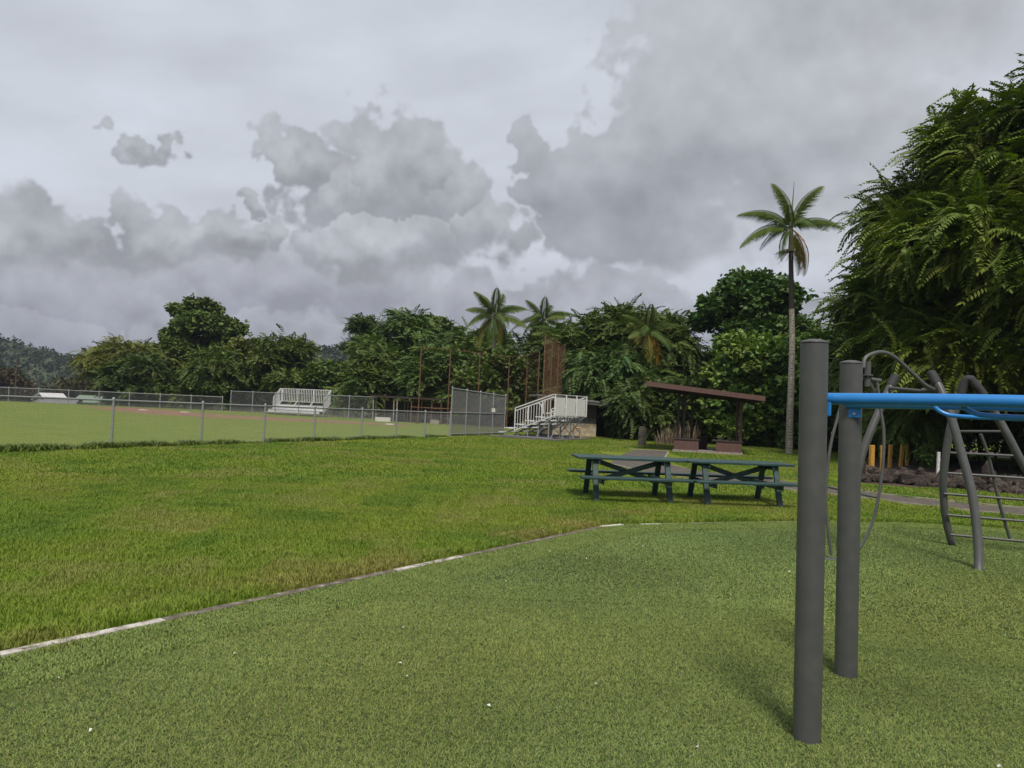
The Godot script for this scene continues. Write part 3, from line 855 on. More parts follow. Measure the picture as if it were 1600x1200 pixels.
func palm(label: String, at: Vector3, crown_at: Vector3, frond: float, angles: Array, girth: float, tones: Array, seed_: int, dead := []):
	# angles: [turn, lift, which mesh] for each leaf
	var r := RandomNumberGenerator.new()
	r.seed = seed_
	var root := thing("palm_tree", label, "palm tree", at, 0.0, "palm trees")
	var top := crown_at - at
	var st := mb()
	var pts := []
	for k in 15:
		var t := k / 14.0
		pts.append(Vector3(0, -0.1, 0).lerp(top * 0.9, t) + Vector3(sin(t * 3.0) * girth * 0.5, 0, 0) * sin(t * PI))
	tube(st, pts.slice(0, 11), girth, girth * 0.72, 12, true, 0.05)
	build(st, "trunk", M.palm_bark, root)
	st = mb()
	tube(st, pts.slice(10, 15), girth * 0.72, girth * 0.6, 12, true, 0.03)
	build(st, "upper_trunk", M.palm_dark if dead.size() else M.palm_bark, root)
	st = mb()
	tube(st, [top * 0.895, top * 0.93, top * 0.97, top], girth * 0.78, girth * 0.45, 10)
	build(st, "crownshaft", M.crownshaft, root)
	for a in angles:
		var b: Basis = Basis(Vector3.UP, a[0]) * Basis(Vector3.RIGHT, -a[1]) * Basis(Vector3.BACK, a[4] if a.size() > 4 else 0.0)
		var f: float = frond * (a[3] if a.size() > 3 else 1.0)
		put(tones[a[2]], "frond", M.leaf, root, Transform3D(b * Basis.from_scale(Vector3.ONE * f), top + Vector3(0, -0.05, 0)))
	st = mb()
	tube(st, [top, top + Vector3(0.02, frond * 0.4, 0), top + Vector3(0.06, frond * 0.8, 0.0)], girth * 0.3, 0.01, 6)
	build(st, "spear_leaf", M.crownshaft, root)
	if dead.size():
		# flower stalks under the crown
		st = mb()
		for k in 40:
			var d := Vector3(r.randfn() - 1.1, -0.4 - r.randf() * 0.5, r.randfn()).normalized()
			var p := top * 0.9
			tube(st, [p, p + d * 0.35 + Vector3(0, 0.05, 0), p + d * r.randf_range(0.5, 0.8)], 0.014, 0.006, 4, false)
		build(st, "flower_stalk", M.dry_stalk, root)

func trees():
	foliage["feather"] = feather(301, 9, 0.28, 0.26, 0.055)
	foliage["long_feather"] = feather(305, 12, 0.36, 0.215, 0.04)
	foliage["feather_far"] = feather(302, 6, 0.3, 0.3, 0.075)
	foliage["broad"] = rosette(303, 14, 0.4, 0.38)
	foliage["broad_far"] = rosette(304, 12, 0.38, 0.42)
	surf("dry_stalk", noise_tex(48, 0.03, 3, [[0.2, [0.12, 0.1, 0.07]], [0.9, [0.25, 0.21, 0.15]]]), Vector3(2, 2, 2), 0.9)
	var mid := Color(0.094, 0.138, 0.03)
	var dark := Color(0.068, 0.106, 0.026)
	var olive := Color(0.13, 0.145, 0.03)
	# --- left group, far side of the field
	tree("spreading_tree", "wide flat-topped yellow-green tree at the left end of the treeline", "tree", Vector3(-37.2, -0.6, -76), 6.4, 13.5, "feather_far", 401, {"tone": olive, "bottom": 0.42, "flat": 0.4, "lobes": 8, "clumps": 420, "per": 9, "size": 0.85, "spread": 0.8, "girth": 0.25})
	tree("tall_tree", "tallest round-leaved tree of the left group, behind the ball field", "tree", Vector3(-32.2, 0, -79), 10.4, 9.4, "broad_far", 402, {"tone": mid, "bottom": 0.25, "lobes": 10, "clumps": 620, "per": 8, "size": 0.8, "spread": 0.6, "girth": 0.28, "holes": -0.12})
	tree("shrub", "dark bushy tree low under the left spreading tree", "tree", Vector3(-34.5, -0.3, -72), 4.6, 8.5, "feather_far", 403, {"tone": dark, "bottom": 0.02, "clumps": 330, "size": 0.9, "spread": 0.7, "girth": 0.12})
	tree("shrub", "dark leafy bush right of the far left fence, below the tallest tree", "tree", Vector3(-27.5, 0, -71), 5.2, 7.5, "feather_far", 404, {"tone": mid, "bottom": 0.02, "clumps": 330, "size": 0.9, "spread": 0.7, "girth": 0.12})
	tree("leafy_tree", "yellowish leafy tree just left of the far bleachers", "tree", Vector3(-25.6, 0, -75), 6.6, 7.0, "broad_far", 405, {"tone": olive, "bottom": 0.05, "clumps": 330, "per": 8, "size": 0.8, "spread": 0.6})
	tree("leafy_tree", "bushy green tree straight behind the far bleachers", "tree", Vector3(-21.3, 0, -73), 7.0, 7.4, "feather_far", 406, {"tone": Color(0.1, 0.14, 0.03), "bottom": 0.05, "clumps": 380, "size": 0.9, "spread": 0.7})
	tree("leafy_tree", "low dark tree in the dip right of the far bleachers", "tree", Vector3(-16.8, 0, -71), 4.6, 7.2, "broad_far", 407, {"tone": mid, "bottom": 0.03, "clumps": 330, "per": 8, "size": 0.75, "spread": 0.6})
	tree("umbrella_tree", "small flat-topped tree with a bare trunk left of the dugout", "tree", Vector3(-14.1, 0, -74), 8.9, 4.4, "feather_far", 408, {"tone": dark, "bottom": 0.72, "flat": 0.45, "lobes": 5, "clumps": 130, "size": 0.8, "spread": 0.55, "girth": 0.13})
	tree("umbrella_tree", "broad layered tree crown above the dugout", "tree", Vector3(-10.0, 0, -72), 9.2, 9.4, "feather_far", 409, {"tone": Color(0.088, 0.145, 0.032), "bottom": 0.4, "flat": 0.42, "lobes": 9, "clumps": 430, "size": 0.9, "spread": 0.8, "girth": 0.2})
	tree("tall_tree", "round-headed tree peeping over the layered crown above the dugout", "tree", Vector3(-8.4, 0, -80), 10.4, 7.2, "broad_far", 410, {"tone": mid, "bottom": 0.5, "lobes": 6, "clumps": 230, "per": 8, "size": 0.8, "spread": 0.6})
	tree("shrub", "drooping bush behind the left half of the dugout", "tree", Vector3(-11.6, 0, -65), 5.2, 7.0, "feather_far", 411, {"tone": mid, "bottom": 0.0, "clumps": 380, "size": 1.0, "spread": 0.7, "girth": 0.1})
	tree("shrub", "drooping bush behind the right half of the dugout", "tree", Vector3(-6.0, 0, -63), 5.8, 7.5, "feather_far", 412, {"tone": Color(0.088, 0.145, 0.032), "bottom": 0.0, "clumps": 400, "size": 1.0, "spread": 0.7, "girth": 0.1})
	# --- middle
	tree("leafy_tree", "dense tree behind the first rusty backstop poles and the left palm", "tree", Vector3(-2.4, 0, -66), 7.6, 9.5, "feather_far", 413, {"tone": mid, "bottom": 0.05, "clumps": 480, "size": 0.95, "spread": 0.75})
	tree("leafy_tree", "leafy tree behind the tall screen fence", "tree", Vector3(-1.2, 0, -57), 5.4, 7.6, "broad_far", 414, {"tone": mid, "bottom": 0.0, "clumps": 400, "per": 8, "size": 0.7, "spread": 0.6})
	tree("leafy_tree", "dark tree below the middle palm, behind the rusty backstop wing", "tree", Vector3(3.0, 0, -58), 7.0, 8.0, "feather_far", 415, {"tone": dark, "bottom": 0.02, "clumps": 430, "size": 0.95, "spread": 0.75})
	tree("feathery_tree", "tall feathery tree rising right of the rusty backstop wing", "tree", Vector3(6.3, 0, -51), 8.2, 7.4, "feather", 416, {"tone": mid, "bottom": 0.05, "clumps": 420, "per": 9, "size": 1.05, "spread": 0.8})
	tree("feathery_bush", "hanging feathery foliage right behind the grey shed", "tree", Vector3(5.9, 0, -46.5), 5.2, 6.2, "feather", 417, {"tone": Color(0.072, 0.125, 0.034), "bottom": 0.05, "clumps": 360, "size": 1.1, "spread": 0.7, "droop": 0.8, "girth": 0.1})
	tree("feathery_tree", "feathery tree under the right small palm, left of the shelter", "tree", Vector3(9.4, 0, -49), 7.6, 7.4, "feather", 418, {"tone": mid, "bottom": 0.03, "clumps": 420, "size": 1.05, "spread": 0.8, "droop": 0.5})
	tree("feathery_bush", "low feathery bush between the concrete pillar and the dry grass", "tree", Vector3(7.6, 0, -42.0), 3.0, 4.6, "feather", 419, {"tone": dark, "bottom": 0.0, "clumps": 190, "size": 0.9, "spread": 0.6, "droop": 0.6, "girth": 0.07})
	tree("broad_leaved_tree", "tall rounded tree with large leaves rising above the shelter roof", "tree", Vector3(15.0, 0, -48), 10.2, 8.6, "broad", 420, {"tone": Color(0.07, 0.13, 0.033), "bottom": 0.25, "lobes": 9, "clumps": 600, "per": 9, "size": 0.75, "spread": 0.6, "girth": 0.24})
	tree("broad_leaved_bush", "bright green big-leaved bush right behind the shelter", "tree", Vector3(12.6, 0, -41), 5.6, 7.2, "broad", 421, {"tone": Color(0.15, 0.235, 0.05), "bottom": 0.03, "lobes": 9, "clumps": 620, "per": 9, "size": 0.62, "spread": 0.5, "girth": 0.12})
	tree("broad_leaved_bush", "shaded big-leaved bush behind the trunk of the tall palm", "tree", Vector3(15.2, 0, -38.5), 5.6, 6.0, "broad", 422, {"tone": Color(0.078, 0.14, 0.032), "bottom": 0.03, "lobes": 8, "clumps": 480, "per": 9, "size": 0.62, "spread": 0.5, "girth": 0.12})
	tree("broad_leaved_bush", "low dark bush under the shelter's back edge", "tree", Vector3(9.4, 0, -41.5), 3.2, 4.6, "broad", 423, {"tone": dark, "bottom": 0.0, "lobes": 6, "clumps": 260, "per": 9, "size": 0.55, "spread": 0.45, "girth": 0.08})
	tree("feathery_tree", "dark tree between the tall palm and the big right tree", "tree", Vector3(18.4, 0, -39), 7.2, 7.0, "feather", 424, {"tone": dark, "bottom": 0.05, "clumps": 480, "size": 1.0, "spread": 0.75})
	# --- right: the big feathery tree and what stands under it
	var big_opts := {"tone": Color(0.138, 0.19, 0.03), "bottom": 0.16, "lobes": 12, "clumps": 2000, "per": 13, "size": 1.05, "spread": 0.8, "droop": 0.28, "girth": 0.34, "flat": 0.62, "inner": 0.25, "belly": 0.75}
	tree("feathery_tree", "huge feathery tree filling the right edge of the view", "tree", Vector3(18.5, 0, -25.5), 12.8, 13.6, "long_feather", 431, big_opts)
	tree("feathery_tree", "large dark feathery tree left of the huge one, over the yellow posts", "tree", Vector3(16.6, 0, -30.0), 10.6, 11.4, "long_feather", 432, {"tone": Color(0.108, 0.16, 0.03), "bottom": 0.14, "lobes": 10, "clumps": 1250, "per": 12, "size": 1.05, "spread": 0.8, "droop": 0.3, "girth": 0.26, "flat": 0.62})
	tree("feathery_tree", "feathery tree standing behind the huge right tree", "tree", Vector3(23.0, 0, -34), 12.5, 11.0, "feather", 433, {"tone": mid, "bottom": 0.1, "lobes": 10, "clumps": 700, "per": 10, "size": 1.1, "spread": 0.9, "girth": 0.3})
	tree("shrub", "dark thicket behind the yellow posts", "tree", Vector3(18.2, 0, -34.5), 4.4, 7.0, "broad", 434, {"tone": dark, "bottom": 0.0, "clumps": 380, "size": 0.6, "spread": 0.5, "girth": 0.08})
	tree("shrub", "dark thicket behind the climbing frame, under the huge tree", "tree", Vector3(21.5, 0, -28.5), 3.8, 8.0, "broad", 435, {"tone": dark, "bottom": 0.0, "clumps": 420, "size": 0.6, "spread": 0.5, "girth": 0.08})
	tree("weed", "leafy green weed on the lava rocks beside the white stake", "plant", Vector3(13.75, 0.2, -25.4), 0.42, 0.6, "broad", 436, {"tone": Color(0.09, 0.16, 0.035), "bottom": 0.0, "lobes": 4, "clumps": 40, "per": 6, "size": 0.18, "spread": 0.14, "girth": 0.02})
	# --- scrub in front of the far houses
	var far := [[-99.0, -150.0, 7.5, 13.0, Color(0.085, 0.062, 0.03), "reddish brown scrub tree at the far left edge beyond the fence"], [-88.0, -155.0, 6.2, 12.0, Color(0.075, 0.07, 0.03), "olive scrub tree left of the white roof"], [-79.0, -165.0, 7.0, 12.0, Color(0.065, 0.075, 0.03), "greyish scrub tree behind the white roof"], [-70.0, -160.0, 6.6, 12.0, Color(0.05, 0.075, 0.026), "dull green scrub tree behind the green roof"], [-60.0, -150.0, 6.8, 13.0, Color(0.07, 0.075, 0.03), "brownish scrub tree right of the green roof"], [-110.0, -165.0, 8.0, 14.0, Color(0.05, 0.065, 0.025), "dark scrub tree at the far left behind the utility pole"]]
	for k in far.size():
		var f: Array = far[k]
		tree("scrub_tree", f[5], "tree", Vector3(f[0], -3.7, f[1]), f[2], f[3], "broad_far", 440 + k, {"tone": f[4], "bottom": 0.05, "clumps": 190, "per": 8, "size": 1.3, "spread": 1.0, "group": "scrub beyond the far fence"})
	# --- palms
	var g1 := palm_leaf(501, 0.75, Color(0.085, 0.13, 0.026))
	var g2 := palm_leaf(502, 1.05, Color(0.07, 0.115, 0.026))
	var g3 := palm_leaf(503, 0.55, Color(0.105, 0.14, 0.03))
	var g4 := palm_leaf(504, 0.9, Color(0.48, 0.27, 0.03))
	var g5 := palm_leaf(505, 0.9, Color(0.2, 0.19, 0.04))
	var kinds := [g1, g2, g3, g4, g5]
	palm("tall slim palm with pale trunk standing alone right of the shelter", Vector3(11.97, 0, -32.95), Vector3(11.73, 9.75, -32.95), 2.5,
[[-1.57, 0.0, 0, 1.0], [-1.65, 0.62, 0, 1.0], [-2.0, 1.35, 2, 0.95], [1.6, 1.15, 2, 1.0], [1.5, 0.42, 0, 0.95], [-1.1, -0.55, 1, 0.6], [0.2, 0.45, 1, 0.8], [2.9, 0.8, 0, 0.9], [1.9, 0.75, 1, 0.75], [-2.6, 0.3, 1, 0.7], [1.5, -0.85, 3, 0.95, 1.2], [1.25, -1.0, 4, 0.85, 0.9], [-0.5, 1.2, 0, 0.5]], 0.16, kinds, 511, [1])
	var spots := [["tallest of the palms in the middle, over the tall screen fence", Vector3(-1.55, 0, -58), Vector3(-1.5, 8.3, -58), 2.9, 0.2], ["bushy palm just right of the tallest middle palm", Vector3(2.2, 0, -62), Vector3(2.3, 8.5, -62), 2.7, 0.19], ["lower palm behind the rusty backstop wing", Vector3(3.4, 0, -55), Vector3(3.5, 6.4, -55), 2.5, 0.17], ["palm with yellowing leaves among the feathery trees left of the shelter", Vector3(8.0, 0, -46.8), Vector3(8.1, 6.3, -46.8), 2.5, 0.16]]
	for k in spots.size():
		var s: Array = spots[k]
		var r := RandomNumberGenerator.new()
		r.seed = 520 + k
		var ang := []
		for i in 17:
			var lift: float = lerpf(1.2, -0.75, i / 16.0)
			var m := r.randi() % 3
			if i > 14: m = 4
			if k == 3 and i > 12: m = 4
			if k == 3 and i == 16: m = 3
			ang.append([i * 2.4 + r.randf() * 0.5, lift, m, r.randf_range(0.85, 1.05)])
		palm(s[0], s[1], s[2], s[3], ang, s[4], kinds, 530 + k)
	# wooded ridge far behind
	var st := mb()
	st.set_smooth_group(0)
	var r := RandomNumberGenerator.new()
	r.seed = 91
	var ridge := FastNoiseLite.new()
	ridge.seed = 92
	ridge.frequency = 0.008
	var top := func(x: float) -> float:
		var a := x / 420.0
		var y := 15.0 + 9.0 * smoothstep(-0.55, -0.72, a) + 13.0 * exp(-pow((a + 0.235) / 0.14, 2.0)) + 3.0 * exp(-pow((a + 0.7) / 0.2, 2.0))
		return y + 2.5 * ridge.get_noise_1d(x * 2.0)
	var xs := []
	for k in 81: xs.append(-560.0 + 12.0 * k)
	var rows := [[-300.0, -0.25], [-340.0, 0.3], [-380.0, 0.75], [-420.0, 1.0], [-520.0, 0.4], [-640.0, -0.2]]
	var xfs := []; var cols := []
	for i in xs.size() - 1:
		for j in rows.size() - 1:
			var P := []
			for q in [[i, j], [i + 1, j], [i + 1, j + 1], [i, j + 1]]:
				P.append(Vector3(xs[q[0]], float(top.call(xs[q[0]])) * rows[q[1]][1] - 3.0 * (1.0 - rows[q[1]][1]), rows[q[1]][0]))
			face(st, P, Vector3.UP)
			if j < 4:
				for k in 42:
					var p: Vector3 = P[0].lerp(P[1], r.randf()).lerp(P[3].lerp(P[2], r.randf()), r.randf())
					var b := Basis(Vector3(r.randfn(), r.randfn(), r.randfn()).normalized(), r.randf() * TAU)
					xfs.append(Transform3D(b * Basis.from_scale(Vector3.ONE * r.randf_range(2.0, 4.2)), p + Vector3(0, r.randf_range(-0.5, 2.2), 0)))
					var kk := r.randf_range(0.6, 1.3)
					cols.append(Color(0.032 * kk, 0.047 * kk, 0.02 * kk))
	structure(st, "hill", M.far_ground)
	var wood := scatter("hillside_wood", foliage["broad_far"], M.leaf, xfs, cols, self)
	tag(wood, "dark green wood covering the distant ridge", "wood", "", "stuff")

# ------------------------------------------------------------------ fences
func link_mesh(length: float, h0: float, h1: float, pitch: float, wire: float) -> ArrayMesh:
	# woven wire in the plane z = 0, x from 0 to length, the top running from h0 to h1
	var st := mb()
	st.set_smooth_group(-1)
	var hm := maxf(h0, h1)
	for way in [1.0, -1.0]:
		var s := -hm
		while s < length + hm:
			var x0 := s
			var x1: float = s + hm * way
			var a := Vector3(x0, 0.04, 0)
			var b := Vector3(x1, hm, 0)
			# clip to the bay
			var lo := 0.0
			var hi := 1.0
			var dx := b.x - a.x
			var t0 := (0.0 - a.x) / dx
			var t1 := (length - a.x) / dx
			lo = maxf(lo, minf(t0, t1))
			hi = minf(hi, maxf(t0, t1))
			var dy := b.y - a.y
			var slope := (h1 - h0) / length
			# top edge: y <= h0 + slope x
			var den := dy - slope * dx
			if den > 0.0: hi = minf(hi, (h0 + slope * a.x - a.y) / den)
			if hi - lo > 0.01:
				var p := a.lerp(b, lo)
				var q := a.lerp(b, hi)
				var d := (q - p).normalized()
				var n := Vector3(-d.y, d.x, 0) * wire * 0.5
				var z := Vector3(0, 0, wire * 0.5)
				for k in [[-n - z, n - z], [n - z, z], [z, -n - z]]:
					quad(st, p + k[0], p + k[1], q + k[1], q + k[0])
			s += pitch
	st.generate_normals()
	return st.commit()

func fence(root: Node3D, pts: Array, h: Array, pitch: float, wire: float, pm: Material, wm: Material, pr: float, rail := true, low_rail := false, gap := 0.0):
	# pts: posts in world coordinates on the ground, h: heights at each
	var origin := root.position
	for i in pts.size():
		var p: Vector3 = pts[i] - origin
		var st := mb()
		tube(st, [p + Vector3(0, -0.1, 0), p + Vector3(0, h[i] + 0.02, 0)], pr, pr, 10)
		lathe(st, [Vector2(pr * 1.25, 0), Vector2(pr * 1.25, 0.03), Vector2(pr * 0.7, 0.055), Vector2(0.0, 0.065)], p + Vector3(0, h[i] + 0.02, 0), 10)
		build(st, "post", pm, root)
		if i + 1 < pts.size():
			var q: Vector3 = pts[i + 1] - origin
			var flat := Vector3(q.x - p.x, 0, q.z - p.z)
			var turn := Basis(flat.normalized(), Vector3.UP, flat.normalized().cross(Vector3.UP))
			if rail:
				st = mb()
				tube(st, [p + Vector3(0, h[i], 0), q + Vector3(0, h[i + 1], 0)], pr * 0.75, pr * 0.75, 8, false)
				build(st, "top_rail", pm, root)
			if low_rail:
				st = mb()
				tube(st, [p + Vector3(0, 1.12, 0), q + Vector3(0, 1.12, 0)], pr * 0.7, pr * 0.7, 8, false)
				tube(st, [p + Vector3(0, 0.12, 0), q + Vector3(0, 0.12, 0)], pr * 0.7, pr * 0.7, 8, false)
				build(st, "rail", pm, root)
			var o := put(link_mesh(flat.length(), h[i] - gap, h[i + 1] - gap, pitch, wire), "wire_mesh", wm, root, Transform3D(turn, p + Vector3(0, q.y - p.y if false else 0.0, 0)))
			o.set_meta("kind", "stuff")

func fences():
	var r := RandomNumberGenerator.new()
	r.seed = 95
	# near fence along the field
	var a := Vector3(-12.3, 0, -16.6)
	var b := Vector3(-2.81, 0, -35.9)
	var pts := []
	var hs := []
	var root := thing("chain_link_fence", "long low galvanised chain-link fence between the lawn and the ball field", "fence", a)
	for k in [-0.24, -0.085, 0.055, 0.192, 0.329, 0.448, 0.562, 0.689, 0.798, 0.9, 1.0]:
		pts.append(a.lerp(b, k))
		hs.append(1.3 - 0.2 * clampf(k, 0.0, 1.0))
	fence(root, pts, hs, 0.075, 0.0036, M.galvanised, M.wire, 0.032)
	# tall screen fence carrying on from it
	var c := Vector3(-0.35, 0, -40.6)
	root = thing("screen_fence", "tall grey screened fence panel left of the near bleachers", "fence", b)
	pts = []
	hs = []
	for k in 5:
		pts.append(b.lerp(c, k / 4.0) + Vector3(0.05, 0, 0.05))
		hs.append(2.25 - 0.2 * k / 4.0)
	fence(root, pts, hs, 0.042, 0.0075, M.galvanised, M.dark_wire, 0.035, true, true)
	var board := mb()
	box(board, Vector3.ZERO, Vector3(0.3, 0.2, 0.012), Basis(), 0.003)
	var notice := build(board, "notice_plate", M.white_paint, self, Transform3D(Basis(Vector3.UP, 0.55), Vector3(-0.93, 1.28, -39.3)))
	tag(notice, "small white plate hung on the tall screened fence", "sign")
	# far left fence
	root = thing("chain_link_fence", "distant low chain-link fence at the far left side of the ball field", "fence", Vector3(-52, 0, -66))
	pts = []
	hs = []
	for k in 13:
		var p := Vector3(lerpf(-56.0, -23.8, k / 12.0), 0, lerpf(-66.5, -63.5, k / 12.0))
		pts.append(p)
		hs.append(1.2)
	fence(root, pts, hs, 0.12, 0.011, M.galvanised, M.dark_wire, 0.04)
	# taller fence in front of the far bleachers
	root = thing("chain_link_fence", "head-high chain-link fence in front of the far bleachers", "fence", Vector3(-23.5, 0, -62))
	pts = []
	hs = []
	for k in 7:
		var p := Vector3(lerpf(-23.3, -9.9, k / 6.0), 0, lerpf(-64.0, -56.5, k / 6.0))
		pts.append(p)
		hs.append(1.72)
	fence(root, pts, hs, 0.11, 0.009, M.galvanised, M.dark_wire, 0.04, true)
	# rusty backstop: high poles with a wire along the top
	root = thing("backstop", "tall rusty backstop poles linked by a top wire behind the dugout", "backstop", Vector3(-6.5, 0, -52))
	var poles := [Vector3(-6.3, 5.3, -52.5), Vector3(-4.25, 5.15, -52), Vector3(-2.25, 5.0, -52), Vector3(-0.25, 4.85, -52), Vector3(0.95, 4.85, -50.5), Vector3(1.6, 4.95, -47.0)]
	for i in poles.size():
		var p: Vector3 = poles[i] - root.position
		var st := mb()
		tube(st, [Vector3(p.x, -0.1, p.z), Vector3(p.x, p.y, p.z)], 0.042, 0.036, 8)
		build(st, "pole", M.rusty, root)
		if i + 1 < poles.size():
			st = mb()
			var q: Vector3 = poles[i + 1] - root.position
			tube(st, [p, q], 0.02, 0.02, 6, false)
			if i < 2: tube(st, [Vector3(p.x, 1.15, p.z), Vector3(q.x, 1.15, q.z)], 0.03, 0.03, 6, false)
			build(st, "top_wire", M.rusty, root)
			var flat := Vector3(q.x - p.x, 0, q.z - p.z)
			var o := put(link_mesh(flat.length(), p.y, q.y, 0.3, 0.0025), "wire_mesh", M.rusty, root, Transform3D(Basis(flat.normalized(), Vector3.UP, flat.normalized().cross(Vector3.UP)), Vector3(p.x, 0, p.z)))
			o.set_meta("kind", "stuff")
	root = thing("backstop_wing", "rusty brown mesh wing of the backstop behind the near bleachers", "backstop", Vector3(1.5, 0, -38))
	pts = []
	hs = []
	for k in 4:
		var t := k / 3.0
		pts.append(Vector3(1.62, 0, -39.8).lerp(Vector3(3.06, 0, -46.0), t))
		hs.append(5.25)
	fence(root, pts, hs, 0.1, 0.0042, M.rusty, M.rusty, 0.038, true)
	# weeds growing through the near fence
	var weeds := blade_patch(241, 0.4, 150, 0.03, 0.17, 0.02, 1.6, [Color(0.1, 0.16, 0.025), Color(0.13, 0.19, 0.035), Color(0.08, 0.13, 0.022), Color(0.16, 0.19, 0.05)])
	var xfs := []; var cols := []
	for k in 420:
		var t := r.randf_range(-0.3, 1.0)
		var thick := lawn_noise.get_noise_2d(t * 40.0, 3.0) + 0.25 + 0.35 * (1.0 - t)
		if r.randf() > thick * 1.6: continue
		var p := a.lerp(b, t) + Vector3(r.randfn() * 0.12, 0, r.randfn() * 0.12)
		xfs.append(Transform3D(Basis(Vector3.UP, r.randf() * TAU).scaled(Vector3.ONE * r.randf_range(0.55, 1.25) * (1.15 - 0.4 * t)), p))
		var k2 := r.randf_range(0.8, 1.2)
		cols.append(Color(k2, k2, k2))
	var w := scatter("fence_weeds", weeds, M.blade, xfs, cols, self)
	tag(w, "dark weeds growing along the foot of the near chain-link fence", "weeds", "", "stuff")

# ------------------------------------------------------------------ bleachers, shed, dugout
func bleacher(label: String, at: Vector3, u: Vector3, length: float, rows: int, solid_back: bool):
	# u runs along the rows; the seats step down towards v
	var root := thing("bleachers", label, "bleachers", at, 0.0, "bleachers beside the ball field")
	var v := Vector3(u.z, 0, -u.x) if solid_back else Vector3(-u.z, 0, u.x)
	if solid_back and v.x > 0.0: v = -v
	var P := func(x: float, y: float, z: float) -> Vector3: return u * x + v * z + Vector3(0, y, 0)
	var depth := 0.55 * rows
	# rows: seat plank, foot plank, riser; row 0 is the lowest, furthest along v
	for k in rows:
		var z := depth - 0.3 - 0.55 * k
		var y := 0.42 + 0.2 * k
		for part in [["seat", y, z, 0.25, 0.045], ["foot_board", y - 0.22, z + 0.3, 0.25, 0.04]]:
			var st := mb()
			bar(st, P.call(0.0, part[1], part[2]), P.call(length, part[1], part[2]), part[3], part[4], Vector3.UP, 0.008)
			build(st, part[0], M.aluminium, root)
	if not solid_back:
		for k in rows:
			var st := mb()
			var z := depth - 0.3 - 0.55 * k
			bar(st, P.call(0.0, 0.3 + 0.2 * k, z + 0.13), P.call(length, 0.3 + 0.2 * k, z + 0.13), 0.02, 0.15)
			build(st, "riser", M.white_panel, root)
	# frames under the rows
	var top := 0.42 + 0.2 * (rows - 1)
	for i in 4:
		var x := length * (0.03 + 0.94 * i / 3.0)
		var st := mb()
		bar(st, P.call(x, 0.05, depth), P.call(x, 0.05, 0.0), 0.06, 0.06)
		bar(st, P.call(x, 0.14, depth - 0.1), P.call(x, top - 0.1, 0.25), 0.05, 0.06)
		for k in range(1, rows):
			var z := depth - 0.3 - 0.55 * k
			bar(st, P.call(x, 0.05, z), P.call(x, 0.4 + 0.2 * k, z), 0.045, 0.045)
		bar(st, P.call(x, 0.1, 0.9), P.call(x, top - 0.15, 0.1), 0.035, 0.035)
		build(st, "frame", M.galvanised, root)
		# guard post, cranked outwards under the back
		st = mb()
		bar(st, P.call(x, 0.75, 0.45), P.call(x, 1.12, -0.02), 0.06, 0.06)
		bar(st, P.call(x, 1.1, -0.03), P.call(x, 2.12, -0.03), 0.075, 0.06)
		build(st, "guard_post", M.aluminium, root)
		if i < 3:
			var x2 := length * (0.03 + 0.94 * (i + 1) / 3.0)
			st = mb()
			bar(st, P.call(x, 0.1, 0.12), P.call(x2, 0.75, 0.12), 0.03, 0.03)
			bar(st, P.call(x2, 0.1, 0.16), P.call(x, 0.75, 0.16), 0.03, 0.03)
			build(st, "cross_brace", M.galvanised, root)
			if solid_back:
				st = mb()
				var px: Vector3 = P.call((x + x2) * 0.5, 1.55, 0.02)
				box(st, px, Vector3(x2 - x - 0.09, 0.86, 0.02), Basis(u, Vector3.UP, u.cross(Vector3.UP)))
				build(st, "back_panel", M.white_panel, root)
	var st := mb()
	bar(st, P.call(-0.02, 2.12, 0.0), P.call(length + 0.02, 2.12, 0.0), 0.05, 0.05)
	bar(st, P.call(0.0, 1.1, 0.04), P.call(length, 1.1, 0.04), 0.05, 0.05)
	build(st, "back_rail", M.aluminium, root)
	if not solid_back:
		var np := 30
		for k in np:
			st = mb()
			var x := length * (k + 0.5) / np
			bar(st, P.call(x, 1.1, 0.0), P.call(x, 2.1, 0.0), 0.03, 0.03)
			build(st, "picket", M.white_panel, root)
	# guard at each end: sloping rails with pickets
	for e in [0.0, length]:
		st = mb()
		var lo := depth - 0.75
		for yy in [[1.1, 0.32], [2.12, 1.4], [2.0, 1.26]]:
			bar(st, P.call(e, yy[0], 0.0), P.call(e, yy[1], lo), 0.05, 0.05)
		bar(st, P.call(e, 0.3, lo), P.call(e, 1.4, lo), 0.05, 0.05)
		build(st, "side_rail", M.aluminium, root)
		for k in 13:
			st = mb()
			var t := (k + 1.0) / 14.0
			bar(st, P.call(e, lerpf(1.1, 0.32, t), lo * t), P.call(e, lerpf(2.0, 1.26, t), lo * t), 0.055 if k % 5 == 3 else 0.026, 0.055 if k % 5 == 3 else 0.026)
			build(st, "picket", M.aluminium, root)
	# handrail in the aisle
	if solid_back:
		for zz in [0.4, 1.25]:
			st = mb()
			var y: float = 0.42 + 0.2 * ((depth - 0.3 - zz) / 0.55)
			tube(st, spline([P.call(0.85, y, zz + 0.5), P.call(0.85, y + 0.55, zz + 0.5), P.call(0.85, y + 0.75, zz + 0.2), P.call(0.85, y + 0.75, zz - 0.2), P.call(0.85, y + 0.1, zz - 0.25)], 4), 0.022, 0.022, 8)
			build(st, "hand_rail", M.aluminium, root)

